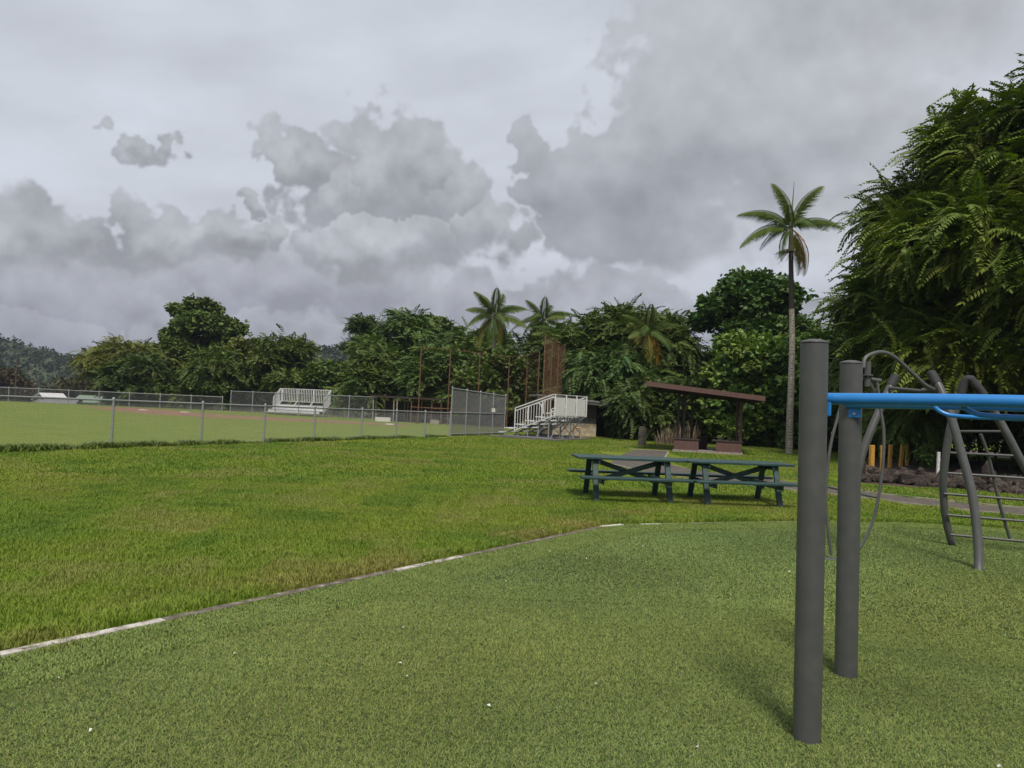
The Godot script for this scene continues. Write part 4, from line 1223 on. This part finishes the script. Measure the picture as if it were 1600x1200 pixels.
func buildings():
	# slab and near bleachers
	var u := Vector3(0.47, 0, -0.883).normalized()
	var v := Vector3(-u.z, 0, u.x) * -1.0
	var at := Vector3(1.98, 0.06, -36.1)
	var st := mb()
	var poly := PackedVector2Array()
	for q in [[-0.45, -0.35], [4.5, -0.35], [4.5, 3.4], [-0.45, 3.4]]:
		var p: Vector3 = at + u * q[0] + v * q[1]
		poly.append(Vector2(p.x, p.z))
	prism(st, poly, -0.1, 0.06)
	var slab := structure(st, "bleacher_slab", M.dark_concrete)
	bleacher("aluminium bleachers seen from behind with white back panels on a concrete slab", at, u, 4.1, 5, true)
	bleacher("distant silver bleachers facing the camera behind the field fence", Vector3(-19.0, 0, -63.4), Vector3(0.93, 0, 0.36).normalized(), 4.9, 3, false)
	# low grey shed behind the bleachers
	var root := thing("shed", "low grey boarded shed with tan concrete base behind the near bleachers", "shed", Vector3(3.2, 0, -44.5), 0.12)
	st = mb()
	box(st, Vector3(0, 0.36, 0), Vector3(3.0, 0.72, 2.6))
	build(st, "base_wall", M.tan_concrete, root)
	for side in 4:
		for k in (15 if side < 2 else 13):
			st = mb()
			var c := Vector3(-1.4 + 0.2 * k, 1.34, 1.28 if side == 0 else -1.28) if side < 2 else Vector3(1.48 if side == 2 else -1.48, 1.34, -1.2 + 0.2 * k)
			box(st, c, Vector3(0.19, 1.24, 0.03) if side < 2 else Vector3(0.03, 1.24, 0.19))
			build(st, "board", M.grey_board, root)
	st = mb()
	box(st, Vector3(0, 1.3, 0), Vector3(2.9, 1.25, 2.5))
	build(st, "wall_core", M.dark_timber, root)
	st = mb()
	box(st, Vector3(0.15, 2.06, 0.2), Vector3(4.3, 0.09, 3.6), Basis(Vector3.FORWARD, 0.07))
	build(st, "roof", M.roof_metal, root)
	st = mb()
	bar(st, Vector3(-2.0, 2.06, 2.03), Vector3(2.3, 1.76, 2.03), 0.04, 0.12)
	build(st, "fascia", M.grey_board, root)
	# bent yellow pipe rail
	root = thing("pipe_rail", "small pale yellow hoop rail beside the bleacher slab", "railing", Vector3(3.5, 0, -38.9))
	st = mb()
	tube(st, spline([Vector3(-0.28, -0.05, -0.2), Vector3(-0.28, 0.5, -0.2), Vector3(-0.22, 0.57, -0.16), Vector3(0.02, 0.58, 0.0), Vector3(0.08, 0.5, 0.02), Vector3(0.08, -0.05, 0.02)], 4), 0.028, 0.028, 8)
	build(st, "pipe", M.pale_yellow, root)
	# dugout
	root = thing("dugout", "low open dugout with dark flat roof on pale posts across the field", "dugout", Vector3(-7.2, 0, -56.2), -0.25)
	st = mb()
	box(st, Vector3(0, 1.78, 0), Vector3(5.6, 0.14, 2.4), Basis(Vector3.FORWARD, 0.01))
	build(st, "roof", M.dark_timber, root)
	for x in [-2.6, -1.0, -0.75, 0.35, 1.9, 2.6]:
		st = mb()
		bar(st, Vector3(x, -0.1, 1.05), Vector3(x, 1.72, 1.05), 0.07, 0.07)
		build(st, "post", M.rusty if x > 0.3 else M.concrete, root)
		st = mb()
		bar(st, Vector3(x, -0.1, -1.05), Vector3(x, 1.72, -1.05), 0.07, 0.07)
		build(st, "post", M.concrete, root)
	for q in [[-1.75, 1.15], [2.2, 0.65]]:
		st = mb()
		box(st, Vector3(q[0], 0.12, 1.12), Vector3(q[1], 0.36, 0.16))
		build(st, "low_wall", M.white_paint if q[0] < 0 else M.concrete, root)
	st = mb()
	box(st, Vector3(0.2, 0.4, -0.8), Vector3(4.6, 0.06, 0.35))
	build(st, "bench", M.grey_board, root)
	st = mb()
	box(st, Vector3(0, 0.75, -1.15), Vector3(5.4, 1.5, 0.06))
	build(st, "back_wall", M.dark_timber, root)
	st = mb()
	bar(st, Vector3(0.4, 1.15, 1.12), Vector3(2.75, 1.08, 1.12), 0.05, 0.05)
	build(st, "rail", M.rusty, root)
	# bases on the ball field
	for q in [[-27.0, -56.6, "white base plate on the red dirt far left"], [-23.6, -55.8, "pale base plate on the red dirt left of the far bleachers"], [-7.6, -48.7, "white base plate on the red dirt in front of the dugout"]]:
		st = mb()
		box(st, Vector3(0, 0.035, 0), Vector3(0.5, 0.06, 0.45), Basis(), 0.015)
		var o := build(st, "base_plate", M.white_paint, self, Transform3D(Basis(), Vector3(q[0], 0.0, q[1])))
		tag(o, q[2], "base plate", "bases of the ball field")
	# houses beyond the field
	house("small house with a bright white gabled roof beyond the far fence", Vector3(-76.5, -3.9, -128), 3.6, 2.4, 4.1, M.roof_white, 1.2)
	house("low house with a pale green roof beyond the far fence", Vector3(-67.5, -3.7, -126), 5.4, 4.0, 3.8, M.roof_green, 0.05)
	house("grey shed-like house between the white roof and the green roof", Vector3(-71.5, -3.7, -123), 4.6, 3.0, 3.3, M.roof_metal, 0.1)
	root = thing("utility_pole", "thin utility pole on the far left skyline", "utility pole", Vector3(-87, -3.7, -135))
	st = mb()
	tube(st, [Vector3(0, 0, 0), Vector3(0, 11.5, 0)], 0.1, 0.07, 8)
	build(st, "pole", M.bark, root)
	st = mb()
	bar(st, Vector3(-1.0, 10.9, 0), Vector3(1.0, 10.9, 0), 0.1, 0.12)
	build(st, "crossarm", M.bark, root)

func house(label: String, at: Vector3, w: float, d: float, h: float, roof: Material, turn: float):
	var root := thing("house", label, "house", at, turn, "houses beyond the ball field")
	var st := mb()
	box(st, Vector3(0, h * 0.38, 0), Vector3(w, h * 0.76, d))
	build(st, "wall", M.house_wall, root)
	for s in [-1.0, 1.0]:
		st = mb()
		var a := Vector3(0, h, 0)
		var b := Vector3(0, h * 0.7, s * (d * 0.5 + 0.5))
		var mid := (a + b) * 0.5
		var dir := (b - a).normalized()
		box(st, mid, Vector3(w + 0.8, 0.08, a.distance_to(b)), Basis(Vector3.RIGHT, dir.cross(Vector3.RIGHT), dir))
		build(st, "roof", roof, root)
	for s in [-0.25, 0.25]:
		st = mb()
		box(st, Vector3(w * s, h * 0.45, d * 0.5 + 0.03), Vector3(w * 0.2, h * 0.22, 0.06))
		build(st, "window", M.dark_timber, root)

func shelter():
	var c := Vector3(6.6, 0, -31.0)
	var x := Vector3(2.42, 0, 1.25).normalized()
	x = Vector3(0.965, 0, 0.26)
	x = x.normalized()
	var z := Vector3(x.z, 0, -x.x)      # away from the camera
	var P := func(a: float, y: float, b: float) -> Vector3: return x * a + Vector3(0, y, 0) + z * b
	var B := Basis(x, Vector3.UP, x.cross(Vector3.UP))
	var root := thing("picnic_shelter", "open brown shelter with a thin sloping roof on posts behind the picnic tables", "shelter", c)
	var st := mb()
	box(st, P.call(1.32, 0.03, 1.6), Vector3(2.7, 0.14, 3.4), B)
	build(st, "floor_slab", M.concrete, root)
	for q in [[0, 0], [2.7, 0], [2.7, 3.3], [0, 3.3]]:
		var p: Vector3 = c + P.call(q[0], 0, q[1])
		slab_poly.append(Vector2(p.x, p.z))
	# low block benches with dark caps
	for q in [[0.5, 0.25, 0.96, 0.5], [2.14, 0.25, 0.98, 0.5]]:
		st = mb()
		box(st, P.call(q[0], 0.29, q[1]), Vector3(q[2], 0.40, q[3]), B, 0.01)
		var w := build(st, "bench_block", M.brown_paint, root)
		st = mb()
		box(st, P.call(q[0], 0.52, q[1]), Vector3(q[2] + 0.06, 0.05, q[3] + 0.06), B, 0.008)
		build(st, "bench_cap", M.dark_timber, w)
	for q in [[0.12, 0.5], [0.36, 0.5], [0.62, 1.7], [2.58, 0.5], [2.5, 3.0], [0.2, 3.0]]:
		st = mb()
		bar(st, P.call(q[0], 0.1, q[1]), P.call(q[0], 2.5 - 0.09 * q[0], q[1]), 0.1, 0.1, z)
		build(st, "post", M.brown_paint if q[0] > 2.0 else M.dark_timber, root)
	for q in [[0.12, 0.7, 0.5], [2.58, 2.0, 0.5], [0.2, 0.8, 3.0], [2.5, 1.9, 3.0]]:
		st = mb()
		bar(st, P.call(q[0], 1.85, q[2]), P.call(q[1], 2.35, q[2]), 0.06, 0.06)
		build(st, "brace", M.dark_timber, root)
	# mono-pitch roof: deck, beams, fascia boards
	var slope := -0.095
	var ry := func(a: float) -> float: return 2.52 + slope * a
	for b in [0.5, 3.0]:
		st = mb()
		bar(st, P.call(-0.9, ry.call(-0.9) - 0.05, b), P.call(3.2, ry.call(3.2) - 0.05, b), 0.1, 0.16)
		build(st, "beam", M.dark_timber, root)
	st = mb()
	var rx := (x + Vector3(0, slope, 0)).normalized()
	bar(st, P.call(-1.1, ry.call(-1.1) + 0.09, 1.7), P.call(3.38, ry.call(3.38) + 0.09, 1.7), 4.6, 0.06)
	build(st, "roof_deck", M.grey_board, root)
	for b in [-0.6, 4.0]:
		st = mb()
		bar(st, P.call(-1.12, ry.call(-1.12) + 0.06, b), P.call(3.4, ry.call(3.4) + 0.06, b), 0.04, 0.19)
		build(st, "fascia", M.brown_paint, root)
	for a in [-1.12, 3.4]:
		st = mb()
		bar(st, P.call(a, ry.call(a) + 0.06, -0.57), P.call(a, ry.call(a) + 0.06, 3.97), 0.04, 0.185)
		build(st, "fascia", M.brown_paint, root)
	# bin between the benches
	root = thing("litter_bin", "dark litter bin behind the left bench of the shelter", "bin", c + P.call(1.12, 0.1, 1.3))
	st = mb()
	lathe(st, [Vector2(0.0, 0), Vector2(0.17, 0), Vector2(0.19, 0.5), Vector2(0.2, 0.5), Vector2(0.2, 0.54), Vector2(0.17, 0.54), Vector2(0.15, 0.3), Vector2(0, 0.3)], Vector3.ZERO, 18)
	build(st, "drum", M.dark_timber, root)
	# stacked block pillar
	root = thing("concrete_pillar", "short weathered pillar of stacked concrete blocks left of the shelter", "pillar", Vector3(6.05, 0, -35.2))
	for k in 4:
		st = mb()
		var s := 0.275 - 0.012 * (k % 2)
		box(st, Vector3(0.008 * (k % 2), 0.1 + 0.205 * k, 0), Vector3(s, 0.2, s), Basis(Vector3.UP, 0.25 + 0.05 * k), 0.015)
		build(st, "block", M.dark_concrete if k % 2 == 0 else M.concrete_dull, root)
	st = mb()
	box(st, Vector3(0, 0.84, 0), Vector3(0.22, 0.06, 0.22), Basis(Vector3.UP, 0.3), 0.02)
	build(st, "cap", M.dark_concrete, root)
	# dry clump of tall grass
	var dry := blade_patch(251, 0.9, 130, 0.35, 1.15, 0.022, 0.55, [Color(0.15, 0.115, 0.075), Color(0.22, 0.17, 0.115), Color(0.1, 0.08, 0.052), Color(0.27, 0.22, 0.16)])
	for q in [[8.15, -37.6, 1.05, "tallest middle clump of dry brown grass behind the left shelter post"], [7.55, -37.3, 0.75, "low clump of dry brown grass right of the concrete pillar"], [8.7, -37.8, 1.15, "clump of dry brown grass between the shelter posts"]]:
		var o := put(dry, "dry_grass_clump", M.dry, self, Transform3D(Basis(Vector3.UP, q[0]).scaled(Vector3(1, q[2], 1)), Vector3(q[0], 0, q[1])))
		tag(o, q[3], "dry grass", "dry grass behind the shelter")

# ------------------------------------------------------------------ picnic tables
func picnic_table(label: String, at: Vector3, turn: float):
	var t := thing("picnic_table", label, "picnic table", at, turn, "green picnic tables set end to end")
	var half := 0.965
	for k in 5:
		var st := mb()
		box(st, Vector3(0, 0.735, -0.30 + 0.15 * k), Vector3(half * 2.0, 0.042, 0.144), Basis(), 0.007)
		build(st, "tabletop_plank", M.green_paint, t)
	for s in [-1.0, 1.0]:
		for k in 2:
			var st := mb()
			box(st, Vector3(0, 0.425, s * (0.60 + 0.135 * k)), Vector3(half * 2.0, 0.042, 0.128), Basis(), 0.007)
			build(st, "bench_plank", M.green_paint, t)
		for e in [-1.0, 1.0]:
			var st := mb()
			bar(st, Vector3(e * 0.65, -0.04, s * 0.53), Vector3(e * 0.65, 0.71, s * 0.25), 0.05, 0.098, Vector3.RIGHT, 0.006)
			build(st, "leg", M.green_paint, t)
	for e in [-1.0, 1.0]:
		var st := mb()
		bar(st, Vector3(e * 0.59, 0.365, -0.72), Vector3(e * 0.59, 0.365, 0.72), 0.045, 0.09, Vector3.UP, 0.006)
		build(st, "bench_bearer", M.green_paint, t)
		st = mb()
		bar(st, Vector3(e * 0.585, 0.675, -0.34), Vector3(e * 0.585, 0.675, 0.34), 0.045, 0.075, Vector3.UP, 0.006)
		build(st, "top_bearer", M.green_paint, t)
		st = mb()
		bar(st, Vector3(e * 0.60, 0.68, e * 0.03), Vector3(-e * 0.58, 0.31, e * 0.03), 0.045, 0.085, Vector3.UP, 0.005)
		build(st, "diagonal_brace", M.green_paint, t)
	return t

# ------------------------------------------------------------------ climbing equipment
func pole(root: Node3D, at: Vector3, h: float, lean: Vector3, r: float):
	var st := mb()
	tube(st, [at + Vector3(0, -0.2, 0), at + Vector3(0, h * 0.5, 0) + lean * 0.5, at + Vector3(0, h, 0) + lean], r, r, 40, false)
	var p := build(st, "post", M.steel_paint, root)
	st = mb()
	lathe(st, [Vector2(r * 0.97, -0.004), Vector2(r * 1.035, -0.003), Vector2(r * 1.045, 0.001), Vector2(r * 1.02, 0.004), Vector2(r * 0.8, 0.011), Vector2(r * 0.45, 0.017), Vector2(r * 0.2, 0.019), Vector2(0.0, 0.0195)], at + Vector3(0, h, 0) + lean, 40)
	build(st, "cap", M.steel_paint, p)

func overhead_ladder():
	var root := thing("overhead_ladder", "overhead ladder with grey steel posts and blue rails in the foreground", "climbing frame", Vector3(1.54, 0, -3.86))
	var d := Vector3(0.845, 0, 0.535).normalized()
	var p1 := Vector3.ZERO
	var p2 := Vector3(0.62, 0, -0.98)
	pole(root, p1, 1.978, Vector3(-0.03, 0, 0), 0.067)
	pole(root, p2, 1.955, Vector3(-0.03, 0, 0), 0.067)
	var span := 2.4
	pole(root, p1 + d * span, 1.965, Vector3.ZERO, 0.067)
	pole(root, p2 + d * span, 1.965, Vector3.ZERO, 0.067)
	var across := (p2 - p1).normalized()
	for k in 2:
		# the rails are bolted to the inner faces of the posts
		var p: Vector3 = (p1 + across * 0.095) if k == 0 else (p2 - across * 0.095)
		var inward := across if k == 0 else -across
		var st := mb()
		var y := 1.70
		tube(st, spline([p - d * 0.035 + Vector3(0, y, 0), p + d * 0.8 + Vector3(0, y + 0.015, 0), p + d * 1.6 + Vector3(0, y + 0.005, 0), p + d * (span + 0.03) + Vector3(0, y - 0.03, 0)], 8), 0.030, 0.030, 24)
		build(st, "rail", M.blue_paint, root)
		st = mb()
		var pl: Vector3 = p - inward * 0.018 + d * 0.012 + Vector3(0, y - 0.045, 0)
		box(st, pl, Vector3(0.072, 0.085, 0.014), Basis(d, Vector3.UP, d.cross(Vector3.UP)), 0.004)
		var plate := build(st, "end_plate", M.blue_paint, root)
		st = mb()
		tube(st, [pl + Vector3(0, -0.018, 0), pl + Vector3(0, -0.018, 0) + inward * 0.016], 0.011, 0.009, 12)
		build(st, "bolt", M.bolt_steel, plate)
	var st := mb()
	# hanging hand loops
	for k in 2:
		st = mb()
		var q1: Vector3 = p1.lerp(p2, 0.12 + 0.74 * k) + d * (0.60 - 0.16 * k)
		var pts := [q1 + Vector3(0, 1.71, 0), q1 + d * 0.05 + Vector3(0, 1.665, 0), q1 + d * 0.16 + Vector3(0, 1.645, 0), q1 + d * 0.6 + Vector3(0, 1.645, 0), q1 + d * 1.2 + Vector3(0, 1.645, 0), q1 + d * 1.32 + Vector3(0, 1.665, 0), q1 + d * 1.38 + Vector3(0, 1.71, 0)]
		tube(st, spline(pts, 5), 0.0125, 0.0125, 14)
		build(st, "hand_bar", M.blue_paint, root)
	for k in 5:
		st = mb()
		var q1: Vector3 = p1 + d * (0.95 + 0.28 * k) + Vector3(0, 1.715, 0)
		tube(st, [q1, q1 + (p2 - p1)], 0.0125, 0.0125, 12)
		build(st, "rung", M.blue_paint, root)

func climber():
	var o := Vector3(5.4, 0, -9.4)
	var root := thing("climbing_frame", "grey tubular climbing frame with curved legs, ladder and spinner behind the posts", "climbing frame", o)
	var R := func(x: float, y: float, z: float) -> Vector3: return Vector3(x, y, z) - o
	var legs := LEGS
	for l in legs:
		var pts := []
		for p in l: pts.append(R.call(p[0], p[1], p[2]))
		var st := mb()
		var s := spline(pts, 6)
		tube(st, s, 0.047, 0.047, 20, true)
		var leg := build(st, "leg", M.steel_paint, root)
		if l == LEGS[0]: continue
		st = mb()
		var e: Vector3 = s[-1]
		var dir: Vector3 = (s[-1] - s[-2]).normalized()
		tube(st, [e - dir * 0.13, e - dir * 0.02, e + dir * 0.02], 0.055, 0.055, 18, true)
		tube(st, [e + dir * 0.02, e + dir * 0.045], 0.055, 0.03, 18, true)
		build(st, "rubber_cap", M.rubber, leg)
	for g in RUNGS:
		var st := mb()
		tube(st, [R.call(g[0], g[1], g[2]), R.call(g[3], g[4], g[5])], 0.0165, 0.0165, 14)
		build(st, "rung", M.steel_paint, root)
	for t in TUBES:
		var pts := []
		for p in t[2]: pts.append(R.call(p[0], p[1], p[2]))
		var st := mb()
		tube(st, spline(pts, 7) if pts.size() > 2 else pts, t[1], t[1], 16)
		build(st, t[0], M.steel_paint, root)
	# moulded joint where the two ladder legs meet
	var st := mb()
	var apex: Vector3 = R.call(5.885, 2.19, -9.92)
	tube(st, spline([R.call(5.815, 2.0, -9.955), R.call(5.845, 2.13, -9.945), apex, R.call(5.96, 2.12, -9.89), R.call(6.05, 1.99, -9.862)], 5), 0.054, 0.054, 18)
	build(st, "joint", M.rubber, root)
	# swivel of the spinner
	st = mb()
	var s: Vector3 = R.call(SWIVEL[0], SWIVEL[1], SWIVEL[2])
	lathe(st, [Vector2(0, -0.2), Vector2(0.033, -0.2), Vector2(0.033, -0.11), Vector2(0.018, -0.105), Vector2(0.018, -0.08), Vector2(0.03, -0.078), Vector2(0.058, -0.075), Vector2(0.058, -0.06), Vector2(0.034, -0.058), Vector2(0.034, 0.09), Vector2(0, 0.09)], s, 20, false)
	build(st, "swivel", M.steel_paint, root)
	st = mb()
	var f: Vector3 = R.call(FOOT[0], FOOT[1], FOOT[2])
	box(st, f, Vector3(0.34, 0.03, 0.14), Basis(Vector3.UP, -0.5), 0.008)
	build(st, "foot_plate", M.steel_paint, root)

const LEGS := [[[5.928, -0.148, -10.2], [5.876, 0.008, -10.164], [5.76, 0.36, -10.129], [5.699, 0.73, -10.093], [5.68, 0.991, -10.057], [5.696, 1.347, -10.021], [5.722, 1.621, -9.986], [5.838, 2.074, -9.95]], [[5.154, -0.104, -8.4], [5.221, -0.029, -8.514], [5.275, 0.298, -8.629], [5.265, 0.81, -8.743], [5.212, 1.222, -8.857], [5.132, 1.678, -8.971], [5.075, 1.977, -9.086], [5.018, 2.183, -9.2]], [[6.924, -0.066, -9.6], [6.904, 0.402, -9.643], [6.725, 0.748, -9.686], [6.503, 1.112, -9.729], [6.319, 1.481, -9.771], [6.244, 1.65, -9.814], [6.074, 1.951, -9.857], [5.905, 2.184, -9.9]], [[4.151, -0.145, -9.4], [4.206, -0.007, -9.5], [4.283, 0.453, -9.6], [4.435, 1.137, -9.7], [4.69, 1.735, -9.8], [4.923, 2.165, -9.9]]]
const RUNGS := [[5.754, 1.504, -10.05, 6.187, 1.534, -9.72], [5.745, 1.224, -10.05, 6.356, 1.235, -9.72], [5.694, 0.959, -10.05, 6.549, 0.957, -9.72], [5.685, 0.688, -10.05, 6.75, 0.68, -9.72], [5.734, 0.416, -10.05, 6.878, 0.405, -9.72], [5.783, 0.161, -10.05, 6.965, 0.144, -9.72]]
const TUBES := [["boom", 0.024, [[4.059, 2.204, -8.9], [4.092, 2.319, -8.931], [4.209, 2.385, -8.963], [4.343, 2.401, -8.994], [4.496, 2.342, -9.025], [4.705, 2.179, -9.056], [4.877, 2.051, -9.088], [4.994, 2.004, -9.119], [5.088, 1.986, -9.15]]], ["spinner_hoop", 0.017, [[4.034, 2.078, -8.95], [3.848, 1.824, -8.917], [3.767, 1.598, -8.883], [3.683, 1.264, -8.85], [3.639, 0.826, -8.817], [3.645, 0.466, -8.783], [3.695, 0.055, -8.75]]], ["spinner_hoop", 0.017, [[4.243, 2.072, -8.95], [4.282, 1.731, -8.917], [4.312, 1.437, -8.883], [4.287, 0.997, -8.85], [4.192, 0.485, -8.817], [4.026, 0.149, -8.783], [3.848, 0.033, -8.75]]], ["spinner_bar", 0.024, [[3.943, 2.104, -8.95], [4.288, 2.067, -8.95]]], ["spinner_bar", 0.016, [[3.653, 0.823, -8.85], [4.237, 0.724, -8.85]]], ["stringer", 0.02, [[6.017, 1.49, -9.85], [6.142, 1.191, -9.867], [6.289, 0.664, -9.883], [6.458, 0.171, -9.9]]], ["tie_bar", 0.02, [[4.812, 2.026, -9.8], [4.915, 2.001, -9.525], [5.098, 1.973, -9.25]]], ["tie_bar", 0.03, [[4.954, 1.991, -9.3], [5.131, 1.989, -9.2]]], ["tie_bar", 0.025, [[4.13, 2.082, -8.95], [4.257, 1.894, -9.0]]]]
const SWIVEL := [4.125, 2.193, -8.93]
const FOOT := [3.734, 0.012, -8.72]

# ------------------------------------------------------------------ small things by the path
func border():
	var r := RandomNumberGenerator.new()
	r.seed = 97
	var root := thing("rock_border", "low border of dark rough lava rocks along the edge of the trees", "rock border", Vector3(11.5, 0, -20.5))
	var shapes := []
	for k in 6:
		var n := FastNoiseLite.new()
		n.seed = 600 + k
		n.frequency = 0.9
		var st := mb()
		st.set_smooth_group(-1)
		var rings := 5
		var seg := 8
		var p := func(i: int, j: int) -> Vector3:
			var th := PI * i / rings
			var ph := TAU * (j % seg) / seg
			var d := Vector3(sin(th) * cos(ph), cos(th), sin(th) * sin(ph))
			return d * (0.5 + 0.28 * n.get_noise_3dv(d * 1.4) + 0.08 * n.get_noise_3dv(d * 5.0)) * Vector3(1.1, 0.75, 0.95)
		for i in rings:
			for j in seg:
				if i > 0: tri(st, p.call(i, j), p.call(i, j + 1), p.call(i + 1, j + 1)) if i < rings - 1 else tri(st, p.call(i, j), p.call(i, j + 1), p.call(i + 1, j))
				if i < rings - 1: tri(st, p.call(i, j), p.call(i + 1, j + 1), p.call(i + 1, j))
		st.generate_normals()
		shapes.append(st.commit())
	var front := [Vector2(8.9, -19.9), Vector2(10.0, -19.6), Vector2(10.9, -18.9), Vector2(11.7, -18.1), Vector2(12.6, -17.2), Vector2(14.5, -15.9)]
	var back := [Vector2(10.6, -23.2), Vector2(11.9, -23.0), Vector2(13.0, -22.4), Vector2(13.9, -21.4), Vector2(14.9, -20.3), Vector2(17.0, -18.6)]
	for k in 285:
		var u := r.randf() * 4.999
		var i := int(u)
		var w := pow(r.randf(), 1.1) * 0.62
		var f: Vector2 = front[i].lerp(front[i + 1], u - i)
		var b: Vector2 = back[i].lerp(back[i + 1], u - i)
		var p := f.lerp(b, w)
		var s := r.randf_range(0.14, 0.36) * (1.0 if k % 9 else 1.5)
		var bs := Basis(Vector3(r.randfn(), r.randfn(), r.randfn()).normalized(), r.randf() * TAU) * Basis.from_scale(Vector3(r.randf_range(0.8, 1.3), r.randf_range(0.7, 1.0), r.randf_range(0.8, 1.2)) * s)
		var y := s * 0.2 + w * 0.38 * r.randf()
		put(shapes[r.randi() % 6], "stone", M.lava if r.randf() < 0.75 else M.lava_pale, root, Transform3D(bs, Vector3(p.x, y, p.y) - root.position))
	# row of yellow posts running back into the trees
	var rows := [[11.1, -23.59, 0.7, 0.14], [12.05, -24.9, 0.66, 0.11], [13.0, -26.3, 0.66, 0.12], [13.95, -27.4, 0.66, 0.12], [14.6, -28.3, 0.66, 0.11], [15.9, -30.2, 0.64, 0.11]]
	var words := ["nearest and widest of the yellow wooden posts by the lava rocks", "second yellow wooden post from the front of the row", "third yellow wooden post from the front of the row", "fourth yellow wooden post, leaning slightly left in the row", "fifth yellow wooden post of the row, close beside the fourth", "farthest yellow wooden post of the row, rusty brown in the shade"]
	for k in rows.size():
		var q: Array = rows[k]
		var st := mb()
		box(st, Vector3(0, q[2] * 0.5, 0), Vector3(q[3], q[2] + 0.2, q[3] * 0.8), Basis(Vector3.BACK, [0.0, 0.02, -0.03, -0.08, 0.04, 0.02][k]), 0.012)
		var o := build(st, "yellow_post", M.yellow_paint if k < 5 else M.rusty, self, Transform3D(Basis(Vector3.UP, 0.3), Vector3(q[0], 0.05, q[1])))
		tag(o, words[k], "post", "yellow posts beside the lava rocks")
	var st := mb()
	box(st, Vector3(0, 0.3, 0), Vector3(0.085, 0.75, 0.06), Basis(Vector3.BACK, -0.02), 0.006)
	box(st, Vector3(0.002, 0.42, 0.0), Vector3(0.098, 0.03, 0.07))
	var o := build(st, "white_stake", M.white_paint, self, Transform3D(Basis(), Vector3(13.2, 0.05, -23.7)))
	tag(o, "thin white wooden stake standing among the lava rocks", "stake")
	# boards edging the turf
	root = thing("turf_edging", "worn boards edging the playground turf against the lawn", "edging", Vector3(-2.89, 0, -4.5))
	var line := [[-4.2, -2.68, "pale_board"], [-2.89, -4.5, "pale_board"], [-2.3, -5.32, "brown_board"], [-1.55, -6.37, "brown_board"], [-0.98, -7.16, "pale_board"], [-0.42, -7.94, "brown_board"], [0.35, -9.01, "brown_board"], [1.3, -10.34, "white_paint"], [1.62, -10.62, "brown_board"], [1.9, -10.76, "white_paint"], [2.2, -10.88, "brown_board"], [3.2, -11.3, "brown_board"], [4.35, -11.7, ""]]
	for k in line.size() - 1:
		var a := Vector3(line[k][0], 0.0, line[k][1])
		var b := Vector3(line[k + 1][0], 0.0, line[k + 1][1])
		var d := (b - a).normalized()
		var n := Vector3(d.z, 0, -d.x)
		st = mb()
		var hgt := 0.028 if k < 8 else 0.016
		var o0: Vector3 = n * 0.03 - root.position
		bar(st, a + d * 0.002 + o0 + Vector3(0, hgt - 0.06, 0), b - d * 0.002 + o0 + Vector3(0, hgt - 0.06 + r.randf_range(-0.003, 0.003), 0), 0.075, 0.12, Vector3.UP, 0.006)
		build(st, "board", M[line[k][2]], root)

# ------------------------------------------------------------------ scene
func _ready():
	rng.seed = 7
	# camera: standing on the turf, 1.6 m up, tipped a little
	var cam := Camera3D.new()
	cam.name = "camera"
	var p := deg_to_rad(1.55)
	var roll := deg_to_rad(2.5)
	var u0 := Vector3(0, cos(p), sin(p))
	var fwd := Vector3(0, sin(p), -cos(p))
	var right := Vector3(1, 0, 0) * cos(roll) + u0 * sin(roll)
	var up := -Vector3(1, 0, 0) * sin(roll) + u0 * cos(roll)
	cam.transform = Transform3D(Basis(right, up, -fwd), Vector3(0, 1.6, 0))
	cam.fov = 53.05
	cam.near = 0.05
	cam.far = 2000.0
	add_child(cam)
	cam.current = true
	# sky, exposure, air
	var we := WorldEnvironment.new()
	we.name = "environment"
	var env := Environment.new()
	env.background_mode = Environment.BG_SKY
	env.sky = make_sky()
	env.tonemap_mode = Environment.TONE_MAPPER_LINEAR
	env.tonemap_exposure = EXPOSURE
	env.sdfgi_enabled = true
	env.ssao_enabled = true
	env.ssil_enabled = true
	env.fog_enabled = true
	env.fog_density = 0.00022
	env.fog_light_color = Color(0.75, 0.8, 0.9)
	we.environment = env
	add_child(we)
	# sun behind thin cloud, high behind the camera
	var sun := DirectionalLight3D.new()
	sun.name = "sun"
	sun.light_energy = 0.5
	sun.light_color = Color(1.0, 0.96, 0.9)
	sun.light_angular_distance = 14.0
	sun.shadow_enabled = true
	add_child(sun)
	sun.look_at_from_position(Vector3(0.6, 15.4, 10.0), Vector3.ZERO)
	materials()
	surf("concrete_dull", noise_tex(49, 0.02, 6, [[0.1, [0.09, 0.08, 0.068]], [0.9, [0.19, 0.17, 0.145]]]), Vector3(1.3, 1.3, 1.3), 0.9)
	ground()
	shelter()
	buildings()
	fences()
	trees()
	picnic_table("left green picnic table, its free end towards the lawn", Vector3(2.14, 0, -13.86), 0.09)
	picnic_table("right green picnic table, half hidden by the grey post", Vector3(4.1, 0, -13.99), 0.085)
	overhead_ladder()
	climber()
	border()
	grass()
